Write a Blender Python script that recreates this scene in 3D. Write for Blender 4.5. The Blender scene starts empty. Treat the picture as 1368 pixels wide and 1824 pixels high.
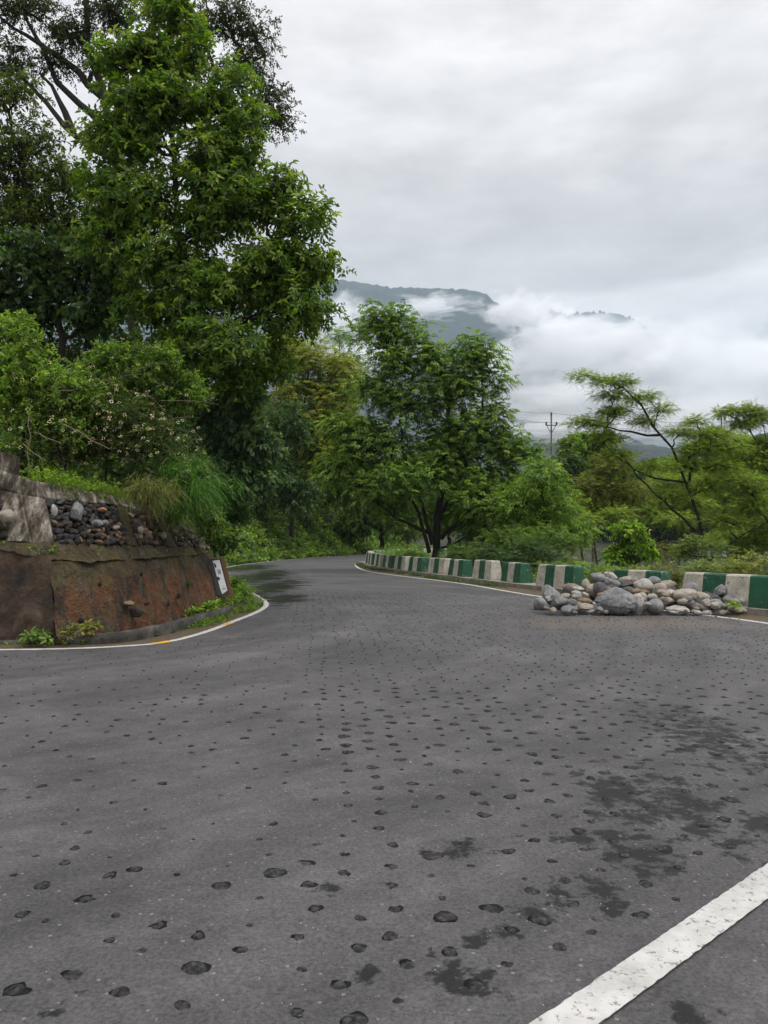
import bpy, bmesh, math, random
import numpy as np
from mathutils import Vector, noise as mnoise
R = math.radians
sc = bpy.context.scene
COL = sc.collection

# ------------------------------------------------------------------ camera, sky, sun, exposure
F = 1369.0; HZ = 904.0; CX = 684.0; EYE = 1.5      # focal length and horizon row in photo pixels, eye height
cd = bpy.data.cameras.new('camera'); cam = bpy.data.objects.new('camera', cd); COL.objects.link(cam)
cd.sensor_fit = 'VERTICAL'; cd.sensor_height = 24.0; cd.lens = 24.0 * F / 1824.0
cam.location = (0, 0, EYE); cam.rotation_euler = (R(90), 0, 0); cd.shift_y = (HZ - 912.0) / 1824.0
cd.clip_start = 0.05; cd.clip_end = 20000; sc.camera = cam
SUN_EL, SUN_AZ = R(58), R(115)                     # azimuth clockwise from +Y

def nn(nt, t, loc=(0, 0), **kw):
    n = nt.nodes.new(t)
    for k, v in kw.items():
        if hasattr(n, k) and k != 'inputs': setattr(n, k, v)
    return n

world = bpy.data.worlds.new('World'); sc.world = world; world.use_nodes = True
wt = world.node_tree; wt.nodes.clear()
L = wt.links.new
out = nn(wt, 'ShaderNodeOutputWorld'); bg = nn(wt, 'ShaderNodeBackground'); bg.inputs['Strength'].default_value = 0.1
sky = nn(wt, 'ShaderNodeTexSky', sky_type='NISHITA', sun_disc=False)
sky.sun_elevation = SUN_EL; sky.sun_rotation = SUN_AZ; sky.altitude = 1500
tc = nn(wt, 'ShaderNodeTexCoord'); sep = nn(wt, 'ShaderNodeSeparateXYZ'); L(tc.outputs['Generated'], sep.inputs[0])
mp = nn(wt, 'ShaderNodeMapping'); mp.inputs['Scale'].default_value = (1, 1, 2.6); L(tc.outputs['Generated'], mp.inputs[0])
n1 = nn(wt, 'ShaderNodeTexNoise'); n1.inputs['Scale'].default_value = 2.3; n1.inputs['Detail'].default_value = 5; n1.inputs['Roughness'].default_value = .5
n1.inputs['Distortion'].default_value = .35
L(mp.outputs[0], n1.inputs['Vector'])
n2 = nn(wt, 'ShaderNodeTexNoise'); n2.inputs['Scale'].default_value = 8.0; n2.inputs['Detail'].default_value = 6; n2.inputs['Roughness'].default_value = .55
L(mp.outputs[0], n2.inputs['Vector'])
def wmath(op, a, b=None, clamp=False):
    m = nn(wt, 'ShaderNodeMath', operation=op); m.use_clamp = clamp
    for i, x in enumerate((a, b)):
        if x is None: continue
        if isinstance(x, (int, float)): m.inputs[i].default_value = x
        else: L(x, m.inputs[i])
    return m.outputs[0]
# noise bends the elevation so that cloud bands are not level lines
zel = wmath('ADD', sep.outputs['Z'], wmath('MULTIPLY', wmath('SUBTRACT', n1.outputs['Fac'], .5), .34))
zel = wmath('ADD', zel, wmath('MULTIPLY', wmath('SUBTRACT', n2.outputs['Fac'], .5), .05))
cr = nn(wt, 'ShaderNodeValToRGB'); L(zel, cr.inputs[0]); cr.color_ramp.interpolation = 'EASE'
stops = [(0.0, .46), (.10, .54), (.17, .64), (.22, .82), (.26, .86), (.30, .65), (.37, .69), (.45, .84), (.56, .96), (.75, 1.7), (1.0, 2.5)]
el = cr.color_ramp.elements
while len(el) < len(stops): el.new(.5)
for e, (p, v) in zip(el, stops): e.position = p; e.color = (v * 1.02, v * .99, v * .985, 1)
mod = wmath('ADD', wmath('MULTIPLY', wmath('SUBTRACT', n2.outputs['Fac'], .5), .62), 1.0)
vm = nn(wt, 'ShaderNodeVectorMath', operation='SCALE'); L(cr.outputs[0], vm.inputs[0]); L(wmath('MULTIPLY', mod, 10.0), vm.inputs['Scale'])
mx = nn(wt, 'ShaderNodeMix', data_type='RGBA'); mx.inputs['Factor'].default_value = .05
L(vm.outputs[0], mx.inputs['A']); L(sky.outputs[0], mx.inputs['B']); L(mx.outputs['Result'], bg.inputs['Color']); L(bg.outputs[0], out.inputs['Surface'])

sd = bpy.data.lights.new('sun', 'SUN'); sd.energy = 1.5; sd.angle = R(18); sd.color = (1, .97, .93)
sun = bpy.data.objects.new('sun', sd); COL.objects.link(sun)
sdir = Vector((math.sin(SUN_AZ) * math.cos(SUN_EL), math.cos(SUN_AZ) * math.cos(SUN_EL), math.sin(SUN_EL)))
sun.rotation_euler = sdir.to_track_quat('Z', 'Y').to_euler()
vs = sc.view_settings; vs.view_transform = 'Standard'; vs.look = 'None'; vs.exposure = 0.12; vs.gamma = 1.0; vs.use_curve_mapping = False
cy = sc.cycles; cy.use_denoising = True; cy.max_bounces = 12; cy.diffuse_bounces = 3; cy.transmission_bounces = 3; cy.glossy_bounces = 2
cy.volume_bounces = 8; cy.volume_max_steps = 64; cy.volume_step_rate = 4.0

# ------------------------------------------------------------------ helpers
def unit(a): return a / (np.linalg.norm(a, axis=-1, keepdims=True) + 1e-9)
def P(u, v, D): return np.array([(u - CX) / F * D, D, EYE + (HZ - v) / F * D])
def zroad(y):
    y = np.asarray(y, float)
    return -0.042 * y
def G(u, v):
    D = EYE / ((v - HZ) / F - 0.042); return np.array([(u - CX) / F * D, D])
def tag(o, label=None, cat=None, group=None, kind=None):
    for k, v in (('label', label), ('category', cat), ('group', group), ('kind', kind)):
        if v: o[k] = v
    return o
def empty(name, loc=(0, 0, 0)):
    o = bpy.data.objects.new(name, None); COL.objects.link(o); o.location = loc; o.empty_display_size = .2; return o
def link(name, me, mat, parent=None, smooth=False):
    o = bpy.data.objects.new(name, me); COL.objects.link(o)
    if mat is not None:
        for m in (mat if isinstance(mat, (list, tuple)) else [mat]): me.materials.append(m)
    if parent is not None:
        o.parent = parent; o.matrix_parent_inverse.identity()
        o.location = -Vector(parent.location)           # mesh data are in world coordinates
    if smooth: me.polygons.foreach_set('use_smooth', [True] * len(me.polygons))
    return o
def mesh_np(name, V, polys, k, col=None, midx=None):
    """V (n,3); polys (m,k) index array"""
    me = bpy.data.meshes.new(name); V = np.asarray(V, np.float32); polys = np.asarray(polys, np.int32)
    me.vertices.add(len(V)); me.vertices.foreach_set('co', V.ravel())
    m = len(polys); me.loops.add(m * k); me.loops.foreach_set('vertex_index', polys.ravel())
    me.polygons.add(m); me.polygons.foreach_set('loop_start', np.arange(m, dtype=np.int32) * k)
    me.polygons.foreach_set('loop_total', np.full(m, k, np.int32))
    if col is not None:
        a = me.color_attributes.new('Col', 'FLOAT_COLOR', 'POINT')
        c = np.ones((len(V), 4), np.float32); c[:, :3] = col; a.data.foreach_set('color', c.ravel())
    if midx is not None: me.polygons.foreach_set('material_index', np.asarray(midx, np.int32))
    me.update(calc_edges=True); me.validate(); return me
def meshq(name, verts, faces):
    me = bpy.data.meshes.new(name); me.from_pydata([tuple(v) for v in verts], [], faces); me.update(); return me
def fbm(x, y, z=0.0, s=1.0, o=3): return mnoise.fractal((x * s, y * s, z * s), 1.0, 2.0, o)

# ---- materials
def mat(name): m = bpy.data.materials.new(name); m.use_nodes = True; return m, m.node_tree, m.node_tree.nodes['Principled BSDF']
def noise_n(nt, scale, detail=4, rough=.55, vec=None, dist=0):
    n = nt.nodes.new('ShaderNodeTexNoise'); n.inputs['Scale'].default_value = scale; n.inputs['Detail'].default_value = detail
    n.inputs['Roughness'].default_value = rough; n.inputs['Distortion'].default_value = dist
    if vec is not None: nt.links.new(vec, n.inputs['Vector'])
    return n.outputs['Fac']
def ramp(nt, fac, stops):
    r = nt.nodes.new('ShaderNodeValToRGB'); nt.links.new(fac, r.inputs[0]); e = r.color_ramp.elements
    while len(e) < len(stops): e.new(.5)
    for k, (p, c) in zip(e, stops):
        k.position = p; k.color = (c[0], c[1], c[2], 1) if not isinstance(c, (int, float)) else (c, c, c, 1)
    return r.outputs[0]
def mix(nt, f, a, b, mode='MIX'):
    m = nt.nodes.new('ShaderNodeMix'); m.data_type = 'RGBA'; m.blend_type = mode
    for k, x in (('Factor', f), ('A', a), ('B', b)):
        if isinstance(x, (int, float)) and k == 'Factor': m.inputs[0].default_value = x
        elif isinstance(x, tuple): m.inputs[k].default_value = (*x, 1)
        else: nt.links.new(x, m.inputs[0] if k == 'Factor' else m.inputs[k])
    return m.outputs['Result']
def mth(nt, op, a, b=None, c=None, clamp=False):
    m = nt.nodes.new('ShaderNodeMath'); m.operation = op; m.use_clamp = clamp
    for i, x in enumerate((a, b, c)):
        if x is None: continue
        if isinstance(x, (int, float)): m.inputs[i].default_value = x
        else: nt.links.new(x, m.inputs[i])
    return m.outputs[0]
def bump(nt, b, h, strength=.4, dist=.01):
    n = nt.nodes.new('ShaderNodeBump'); n.inputs['Strength'].default_value = strength; n.inputs['Distance'].default_value = dist
    nt.links.new(h, n.inputs['Height']); nt.links.new(n.outputs[0], b.inputs['Normal'])
def geo_pos(nt): return nt.nodes.new('ShaderNodeNewGeometry').outputs['Position']
def simple(name, stops, scale, rough=.85, bs=.4, bd=.01, scale2=None, detail=5):
    m, nt, b = mat(name); p = geo_pos(nt); f = noise_n(nt, scale, detail, .6, p)
    nt.links.new(ramp(nt, f, stops), b.inputs['Base Color']); b.inputs['Roughness'].default_value = rough
    bump(nt, b, noise_n(nt, scale2 or scale * 5, 5, .6, p), bs, bd); return m

def leaf_mat(name, rough=.42, trans=.32, tint=(1, 1, 1), spec=.35):
    m, nt, b = mat(name); a = nt.nodes.new('ShaderNodeAttribute'); a.attribute_name = 'Col'
    c = mix(nt, 1.0, a.outputs['Color'], tint, 'MULTIPLY')
    nt.links.new(c, b.inputs['Base Color']); b.inputs['Roughness'].default_value = rough; b.inputs['Specular IOR Level'].default_value = spec
    t = nt.nodes.new('ShaderNodeBsdfTranslucent'); c2 = mix(nt, 1.0, c, (1.25, 1.35, .5), 'MULTIPLY'); nt.links.new(c2, t.inputs['Color'])
    s = nt.nodes.new('ShaderNodeMixShader'); s.inputs[0].default_value = trans
    nt.links.new(b.outputs[0], s.inputs[1]); nt.links.new(t.outputs[0], s.inputs[2])
    nt.links.new(s.outputs[0], nt.nodes['Material Output'].inputs['Surface']); return m
M_LEAF = leaf_mat('leaf', .5, .5); M_GRASS = leaf_mat('grass_blade', .5, .3)
M_BARK = simple('bark', [(.3, (.010, .008, .006)), (.6, (.024, .020, .015)), (.8, (.05, .048, .034))], 6, .9, .8, .03, 25)
M_BARKL = simple('pale_bark', [(.3, (.05, .045, .03)), (.6, (.12, .11, .08)), (.8, (.2, .19, .14))], 5, .9, .7, .03, 25)
M_SOIL = simple('soil', [(.3, (.014, .012, .007)), (.5, (.02, .026, .009)), (.7, (.03, .05, .013))], 1.3, .95, .8, .05, 9)
M_VERGE = simple('verge_soil', [(.3, (.045, .032, .02)), (.5, (.08, .055, .033)), (.7, (.05, .06, .02))], 4, .95, .8, .03, 25)
M_CONC = simple('mossy_concrete', [(.28, (.02, .018, .014)), (.45, (.06, .055, .04)), (.6, (.14, .13, .11)), (.75, (.05, .06, .02))], 2.2, .9, .6, .02, 22)

def poly_len(p):
    d = np.sqrt((np.diff(p[:, :2], axis=0) ** 2).sum(1)); return np.concatenate([[0], np.cumsum(d)])
def resample(p, step):
    p = np.asarray(p, float); s = poly_len(p); n = max(2, int(s[-1] / step) + 1); t = np.linspace(0, s[-1], n)
    return np.stack([np.interp(t, s, p[:, i]) for i in range(p.shape[1])], 1)
def smooth(p, it=2):
    p = np.asarray(p, float)
    for _ in range(it):
        q = np.empty((2 * len(p) - 2, p.shape[1])); q[0::2] = p[:-1] * .75 + p[1:] * .25; q[1::2] = p[:-1] * .25 + p[1:] * .75
        q[0] = p[0]; q[-1] = p[-1]; p = q
    return p
def offset(p, d):                                     # positive d: to the left of travel
    t = np.gradient(p[:, :2], axis=0); t /= np.linalg.norm(t, axis=1)[:, None] + 1e-9
    return p[:, :2] + np.stack([-t[:, 1], t[:, 0]], 1) * (np.asarray(d)[:, None] if np.ndim(d) else d)

# ------------------------------------------------------------------ plan of the road
left_px = [(60, 1156), (150, 1154), (225, 1150), (280, 1146), (330, 1135), (375, 1121), (410, 1107), (440, 1096), (462, 1086), (471, 1078), (466, 1070), (450, 1060), (428, 1048), (405, 1037)]
LEFT = [(-60, 8.5), (-20, 9.8), (-8, 10.3)] + [tuple(G(u, v)) for u, v in left_px] + [(-7.2, 32), (-8.4, 38), (-8.8, 45), (-8.0, 54), (-6.2, 64), (-3.5, 76), (1, 90), (8, 106), (18, 122)]
LEFT = smooth(np.array(LEFT), 2)
right_px = [(960, 1062), (900, 1052), (850, 1043), (800, 1036), (750, 1030), (700, 1024), (660, 1018.5), (641, 1012.5), (636, 1007)]
RIGHT = [(-9, -9), (-5.2, -2.9), (-1.2, .72)] + [(.67, 2.38), (1.605, 3.21), (2.35, 3.88), (3.7, 5.25), (5.7, 7.8), (7.0, 10.5), (7.15, 13.6), (6.0, 16.4), (5.0, 18.3)] + [tuple(G(u, v)) for u, v in right_px] + [(-1.75, 50), (-1.0, 55), (1, 61), (4, 67), (9, 76), (16, 90), (26, 108)]
RIGHT = smooth(np.array(RIGHT), 2)
LOW = smooth(np.array([(18, 122, -5.1), (26, 140, -5.9), (34, 148, -6.4), (48, 148, -7.0), (62, 142, -7.6), (80, 132, -8.4), (110, 122, -9.5)]), 2)

def d_poly(X, Y, p):
    best = np.full(X.shape, 1e9); s = np.zeros(X.shape); py = np.zeros(X.shape)
    for a, b in zip(p[:-1, :2], p[1:, :2]):
        ab = b - a; L2 = (ab ** 2).sum() + 1e-12
        t = np.clip(((X - a[0]) * ab[0] + (Y - a[1]) * ab[1]) / L2, 0, 1)
        dx = X - (a[0] + t * ab[0]); dy = Y - (a[1] + t * ab[1]); d = np.sqrt(dx * dx + dy * dy)
        side = np.sign(ab[0] * (Y - a[1]) - ab[1] * (X - a[0]))
        m = d < best; best = np.where(m, d, best); s = np.where(m, side, s); py = np.where(m, a[1] + t * ab[1], py)
    return best, s, py
LP = resample(LEFT, .8); RP = resample(RIGHT, .8); LW = resample(LOW, 3)
def lerp(a, b, t): return a + (b - a) * np.clip(t, 0, 1)
def terrain(X, Y):
    X = np.asarray(X, float); Y = np.asarray(Y, float)
    dl, sl, yl = d_poly(X, Y, LP); dr, sr, yr = d_poly(X, Y, RP)
    left = (sl > 0) & ((dl < dr) | (sr > 0)); right = (sr < 0) & ~left
    zr = zroad(np.clip(Y, -20, 130))
    # left bank
    near = np.clip((24 - yl) / 4, 0, 1)
    cop = np.interp(yl, [10, 11.5, 14, 17, 20], [2.05, 2.0, 1.6, 1.2, .9])
    hn = np.where(dl < 1.6, -.05, np.where(dl < 2.0, (dl - 1.6) / .4 * cop, cop + np.minimum(dl - 2.0, 14) * .62 + np.maximum(dl - 16, 0) * .25))
    hf = np.where(dl < .5, 0.0, np.minimum(dl - .5, 7) * 1.15 + np.clip(dl - 7.5, 0, 30) * .55)
    hf = hf * np.clip((5 - X) / 13, .05, 1)
    zl = zr + hf * (1 - near) + hn * near
    # right slope, falls to the lower bench with the lower road
    zlow = np.interp(Y, [0, 40, 90, 150, 220], [-9, -9, -9.5, -8.5, -16])
    drop = zr - np.clip(dr - 2.2, 0, 100) * .55
    zrt = np.where(dr < 2.2, zr - .04, np.maximum(drop, zlow))
    z = np.where(left, zl, np.where(right, zrt, zr - .14))
    d, s, _ = d_poly(X, Y, LW)
    zi = np.interp(X, LW[:, 0], LW[:, 2]) - .14
    w = np.clip((14 - d) / 9, 0, 1); w = np.where(left | ((~left) & (~right) & (Y < 122)), 0, w)
    z = z * (1 - w) + zi * w
    far = np.clip((Y - 165) / 60, 0, 1); z = z - far * far * 10
    dd = np.where(left, dl, dr)
    n = np.sin(X * .71 + Y * .37) * np.cos(X * .29 - Y * .83) + .5 * np.sin(X * 1.9 + 1.3) * np.sin(Y * 1.7)
    return z + np.where(left | right, n * np.clip((dd - 2.4) / 5, 0, 1) * .35 * (1 - w), 0)

def T(x, y): return float(terrain(np.array([x]), np.array([y]))[0])

xs = np.concatenate([np.arange(-70, -14, 2.), np.arange(-14, 14, .5), np.arange(14, 140, 2.)]); ys = np.concatenate([np.arange(-14, 30, .5), np.arange(30, 90, 1.), np.arange(90, 232, 2.5)])
XX, YY = np.meshgrid(xs, ys); ZZ = terrain(XX, YY)
ni, nj = XX.shape; idx = np.arange(ni * nj).reshape(ni, nj)
q = np.stack([idx[:-1, :-1], idx[:-1, 1:], idx[1:, 1:], idx[1:, :-1]], -1).reshape(-1, 4)
g = link('ground', mesh_np('ground', np.stack([XX, YY, ZZ], -1).reshape(-1, 3), q, 4), M_SOIL, smooth=True); tag(g, kind='structure')

# valley sheet to the horizon
M_FOREST = simple('far_forest', [(.35, (.004, .008, .006)), (.5, (.010, .017, .010)), (.65, (.022, .032, .014))], .012, .95, 1, 8, .05)
vx = np.linspace(-5500, 6500, 60); vy = np.concatenate([[-60, 100, 200, 260, 400, 700, 1100], np.linspace(1500, 7600, 12)])
VX, VY = np.meshgrid(vx, vy); VZ = -30 - np.clip(VY - 180, 0, 1200) * .2 + 8 * np.sin(VX * .004) * np.cos(VY * .003)
ni, nj = VX.shape; idx = np.arange(ni * nj).reshape(ni, nj)
q = np.stack([idx[:-1, :-1], idx[:-1, 1:], idx[1:, 1:], idx[1:, :-1]], -1).reshape(-1, 4)
tag(link('valley', mesh_np('valley', np.stack([VX, VY, VZ], -1).reshape(-1, 3), q, 4), M_FOREST, smooth=True), kind='structure')

def ridge(name, pts, D, foot, depth, label=None, seed=0, jag=13):
    """mountain from silhouette points (photo px) at distance D; slopes fall towards and away from us"""
    p = np.array([P(u, v, D) for u, v in pts]); p = np.stack([np.interp(np.linspace(p[0, 0], p[-1, 0], 260), p[:, 0], p[:, i]) for i in range(3)], 1)
    rows = []
    for k, t in enumerate(np.linspace(-1, 1, 33)):
        a = abs(t)
        r = p.copy(); r[:, 1] = D + t * depth
        for i in range(len(r)):
            n = fbm(r[i, 0] / 420 + seed, r[i, 1] / 420, 0, 1, 4)
            h = (p[i, 2] - foot) * (1 - a ** 1.15) + foot
            r[i, 2] = h + n * 90 * min(1, a * 3) * (1 - a) + (fbm(r[i, 0] / 22, seed, 0, 1, 2) * jag if a < .02 else 0)
        rows.append(r)
    A = np.array(rows); ni, nj = A.shape[:2]; idx = np.arange(ni * nj).reshape(ni, nj)
    q = np.stack([idx[:-1, :-1], idx[:-1, 1:], idx[1:, 1:], idx[1:, :-1]], -1).reshape(-1, 4)
    return tag(link(name, mesh_np(name, A.reshape(-1, 3), q, 4), M_FOREST, smooth=True), kind='structure')
ridge('mountain', [(-500, 420), (0, 470), (300, 478), (560, 493), (600, 497), (640, 503), (700, 512), (780, 514), (835, 515), (852, 519), (868, 526), (884, 538), (902, 555), (922, 578), (945, 602), (975, 640), (1020, 720), (1080, 880)], 3600, -230, 1300)
ridge('far_mountain', [(820, 620), (900, 580), (950, 552), (975, 548), (1010, 560), (1040, 556), (1075, 556), (1105, 560), (1140, 572), (1165, 600), (1200, 700), (1300, 820)], 5200, -230, 1100, seed=7, jag=30)
ridge('foothill', [(700, 830), (900, 800), (985, 768), (1060, 772), (1140, 790), (1240, 800), (1368, 770), (1700, 740), (2600, 700)], 1500, -250, 520, seed=3)

# ------------------------------------------------------------------ mist lying on the mountain, and the haze
def volume_mat(name, dens, color, noisy=None):
    m = bpy.data.materials.new(name); m.use_nodes = True; nt = m.node_tree; nt.nodes.clear()
    o = nt.nodes.new('ShaderNodeOutputMaterial'); v = nt.nodes.new('ShaderNodeVolumePrincipled')
    v.inputs['Color'].default_value = (*color, 1); v.inputs['Density'].default_value = dens; v.inputs['Anisotropy'].default_value = 0.0
    if noisy:
        tcn = nt.nodes.new('ShaderNodeTexCoord'); ob = tcn.outputs['Object']
        ln = nt.nodes.new('ShaderNodeVectorMath'); ln.operation = 'LENGTH'; nt.links.new(ob, ln.inputs[0])
        f = noise_n(nt, noisy, 6, .66, ob, .5)
        e = mth(nt, 'SUBTRACT', mth(nt, 'MULTIPLY_ADD', f, 2.6, -.65), ln.outputs['Value'])
        e = mth(nt, 'MULTIPLY', e, 2.2, clamp=True)
        nt.links.new(mth(nt, 'MULTIPLY', e, dens), v.inputs['Density'])
    nt.links.new(v.outputs[0], o.inputs['Volume']); return m
def ico(sub=3):
    bm = bmesh.new(); bmesh.ops.create_icosphere(bm, subdivisions=sub, radius=1); me = bpy.data.meshes.new('ball'); bm.to_mesh(me); bm.free(); return me
M_MIST = volume_mat('mist', .035, (.99, .995, 1.0), 1.9)
for (u, v, ru, rv, D) in [(600, 575, 75, 62, 3000), (765, 545, 86, 20, 2900), (910, 550, 56, 34, 2250), (955, 560, 60, 26, 2300), (1000, 640, 130, 84, 2300), (1040, 590, 150, 34, 4000), (880, 650, 90, 50, 2600), (1110, 606, 110, 44, 2500), (985, 592, 80, 40, 2400), (1180, 655, 240, 100, 2700), (1400, 690, 260, 130, 2600), (1000, 715, 220, 60, 1900), (1250, 740, 300, 60, 2000), (640, 640, 120, 40, 2500), (1060, 760, 260, 30, 1150)]:
    me = ico(3); o = link('mist_bank', me, M_MIST); c = P(u, v, D); o.location = c
    o.scale = (ru / F * D * 1.25, 160 if D > 2000 else 80, rv / F * D * 1.25); tag(o, kind='stuff')
hz = bpy.data.meshes.new('haze'); bm = bmesh.new(); bmesh.ops.create_cube(bm, size=1); bm.to_mesh(hz); bm.free()
ho = link('haze', hz, volume_mat('haze', 1.15e-4, (.66, .84, 1.0))); ho.location = (500, 3790, 430); ho.scale = (12400, 7740, 1530); tag(ho, kind='stuff')

# ------------------------------------------------------------------ road surface
M_ROAD, nt, b = mat('asphalt'); p = geo_pos(nt)
base = ramp(nt, noise_n(nt, .55, 4, .6, p, .6), [(.3, (.053, .0515, .053)), (.5, (.070, .068, .070)), (.7, (.090, .0875, .090))])
mid = noise_n(nt, 4.0, 6, .75, p); base = mix(nt, .7, base, ramp(nt, mid, [(.3, .34), (.7, .66)]), 'OVERLAY')
cs = nt.nodes.new('ShaderNodeVectorMath'); cs.operation = 'SUBTRACT'; nt.links.new(p, cs.inputs[0]); cs.inputs[1].default_value = (-9, 15, 0)
cf = nt.nodes.new('ShaderNodeVectorMath'); cf.operation = 'MULTIPLY'; nt.links.new(cs.outputs[0], cf.inputs[0]); cf.inputs[1].default_value = (1, 1, 0)
cl = nt.nodes.new('ShaderNodeVectorMath'); cl.operation = 'LENGTH'; nt.links.new(cf.outputs[0], cl.inputs[0])
cv = nt.nodes.new('ShaderNodeCombineXYZ'); nt.links.new(mth(nt, 'MULTIPLY', cl.outputs['Value'], 1.0), cv.inputs[0]); nt.links.new(noise_n(nt, .25, 2, .5, p), cv.inputs[1])
base = mix(nt, .75, base, ramp(nt, noise_n(nt, 1.4, 6, .7, cv.outputs[0]), [(.3, .30), (.7, .68)]), 'OVERLAY')
agg = noise_n(nt, 60, 4, .85, p); base = mix(nt, .9, base, ramp(nt, agg, [(.32, .2), (.5, .5), (.68, .78)]), 'OVERLAY')
vo = nt.nodes.new('ShaderNodeTexVoronoi'); vo.inputs['Scale'].default_value = 24; nt.links.new(p, vo.inputs['Vector'])
sp = nt.nodes.new('ShaderNodeSeparateColor'); nt.links.new(vo.outputs['Color'], sp.inputs[0])
speck = mth(nt, 'MULTIPLY', mth(nt, 'LESS_THAN', vo.outputs['Distance'], mth(nt, 'MULTIPLY', sp.outputs[1], .2)), mth(nt, 'GREATER_THAN', sp.outputs[0], .45))
base = mix(nt, mth(nt, 'MULTIPLY', speck, .7), base, (.20, .19, .175))
def blob_mask(nt, p, blobs, ns, amp, soft, k0=1.0):
    acc = None
    for (x, y, rx, ry) in blobs:
        s = nt.nodes.new('ShaderNodeVectorMath'); s.operation = 'SUBTRACT'; nt.links.new(p, s.inputs[0]); s.inputs[1].default_value = (x, y, 0)
        d = nt.nodes.new('ShaderNodeVectorMath'); d.operation = 'MULTIPLY'; nt.links.new(s.outputs[0], d.inputs[0]); d.inputs[1].default_value = (1 / rx, 1 / ry, 0)
        l = nt.nodes.new('ShaderNodeVectorMath'); l.operation = 'LENGTH'; nt.links.new(d.outputs[0], l.inputs[0])
        acc = l.outputs['Value'] if acc is None else mth(nt, 'MINIMUM', acc, l.outputs['Value'])
    n = noise_n(nt, ns, 7, .72, p, .1)
    return mth(nt, 'MULTIPLY', mth(nt, 'SUBTRACT', mth(nt, 'MULTIPLY_ADD', n, amp, k0 - amp * .5), mth(nt, 'MULTIPLY', acc, k0)), soft, clamp=True)
st = []
for (u, v, ru, rv) in [(1110, 1430, 60, 62), (1235, 1440, 70, 70), (1270, 1320, 90, 60), (1150, 1530, 60, 30), (1060, 1490, 90, 14), (1070, 1590, 34, 40), (940, 1625, 30, 22), (870, 1670, 45, 16), (800, 1735, 40, 30), (860, 1750, 34, 24), (820, 1515, 45, 14), (990, 1590, 28, 24), (1340, 1460, 40, 24), (90, 1805, 28, 20), (1220, 1800, 40, 25), (660, 1735, 20, 14), (590, 1583, 22, 9), (155, 1765, 20, 12)]:
    c = G(u, v); a = G(u, v + rv); bb = G(u, v - rv); st.append((c[0], (a[1] + bb[1]) / 2, ru / F * c[1], (bb[1] - a[1]) / 2))
wet1 = blob_mask(nt, p, st, 8, 5.0, 2.6, .62)
wl = [(-3.5, 24, 1.1, 6), (-5.2, 31, 1.7, 8), (-7.4, 41, 1.6, 8), (-2.5, 19.5, .7, 2.6)]
mpn = nt.nodes.new('ShaderNodeMapping'); mpn.inputs['Scale'].default_value = (.35, 1.1, 1); nt.links.new(p, mpn.inputs[0])
wet2 = blob_mask(nt, mpn.outputs[0], [(a_ * .35, b_ * 1.1, c_ * .35, d_ * 1.1) for a_, b_, c_, d_ in wl], 2.2, 3.0, 3, .8)
wr = blob_mask(nt, p, [(-.5, 46, 1.0, 7), (0, 39.5, 2.4, 1.2)], 1.2, .9, 2)
wet = mth(nt, 'MAXIMUM', mth(nt, 'MAXIMUM', wet1, wet2), mth(nt, 'MULTIPLY', wr, .6))
base = mix(nt, mth(nt, 'MULTIPLY', wet, .92), base, (.005, .005, .0055))
dirt = blob_mask(nt, p, [(4.4, 13.8, 2.6, 1.2), (7.2, 12, 1.6, 2)], 3, 1.3, 1.5)
base = mix(nt, mth(nt, 'MULTIPLY', dirt, .5), base, (.12, .095, .07))
nt.links.new(base, b.inputs['Base Color'])
nt.links.new(mth(nt, 'SUBTRACT', .82, mth(nt, 'ADD', mth(nt, 'MULTIPLY', wet1, .2), mth(nt, 'MULTIPLY', wet2, .62))), b.inputs['Roughness']); b.inputs['Specular IOR Level'].default_value = .25
bump(nt, b, mth(nt, 'ADD', mth(nt, 'MULTIPLY', noise_n(nt, 55, 4, .8, p), 1.6), mth(nt, 'MULTIPLY', noise_n(nt, 7, 4, .6, p), 3.0)), .55, .006)

# road: stations pair the two edges; the near apron is one grid clipped by nothing (it runs under the verges)
def road_mesh():
    a = resample(LEFT, .5); c = resample(RIGHT, .5)
    bm = bmesh.new(); ring = [bm.verts.new((x, y, zroad(y))) for x, y in a] + [bm.verts.new((x, y, zroad(y))) for x, y in c[::-1]] + [bm.verts.new((-60, -9, zroad(-9)))]
    f = bm.faces.new(ring); bmesh.ops.triangulate(bm, faces=[f]); 
    for f in bm.faces:
        if f.normal.z < 0: f.normal_flip()
    me = bpy.data.meshes.new('road'); bm.to_mesh(me); bm.free(); return me
road = link('road', road_mesh(), M_ROAD); tag(road, kind='structure')
# the strip outside the near white line (right of it) and the paved shoulder
sh = resample(RIGHT, .1); sh = np.array([(x, y) for x, y in offset(sh, .05) if y < 15.5]); so = offset(sh, -3.2)
V = [(x, y, zroad(y) - .004) for x, y in sh] + [(x, y, zroad(y) - .03) for x, y in so]; n = len(sh)
tag(link('road_shoulder', meshq('road_shoulder', V, [(i, i + n, i + n + 1, i + 1) for i in range(n - 1)]), M_ROAD), kind='structure')
lw = offset(LW, 2.6); rw = offset(LW, -2.6); n = len(LW)
V = [(lw[i][0], lw[i][1], LW[i, 2] + .12) for i in range(n)] + [(rw[i][0], rw[i][1], LW[i, 2] + .12) for i in range(n)]
tag(link('lower_road', meshq('lower_road', V, [(i, i + n, i + n + 1, i + 1) for i in range(n - 1)]), M_ROAD), kind='structure')

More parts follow.
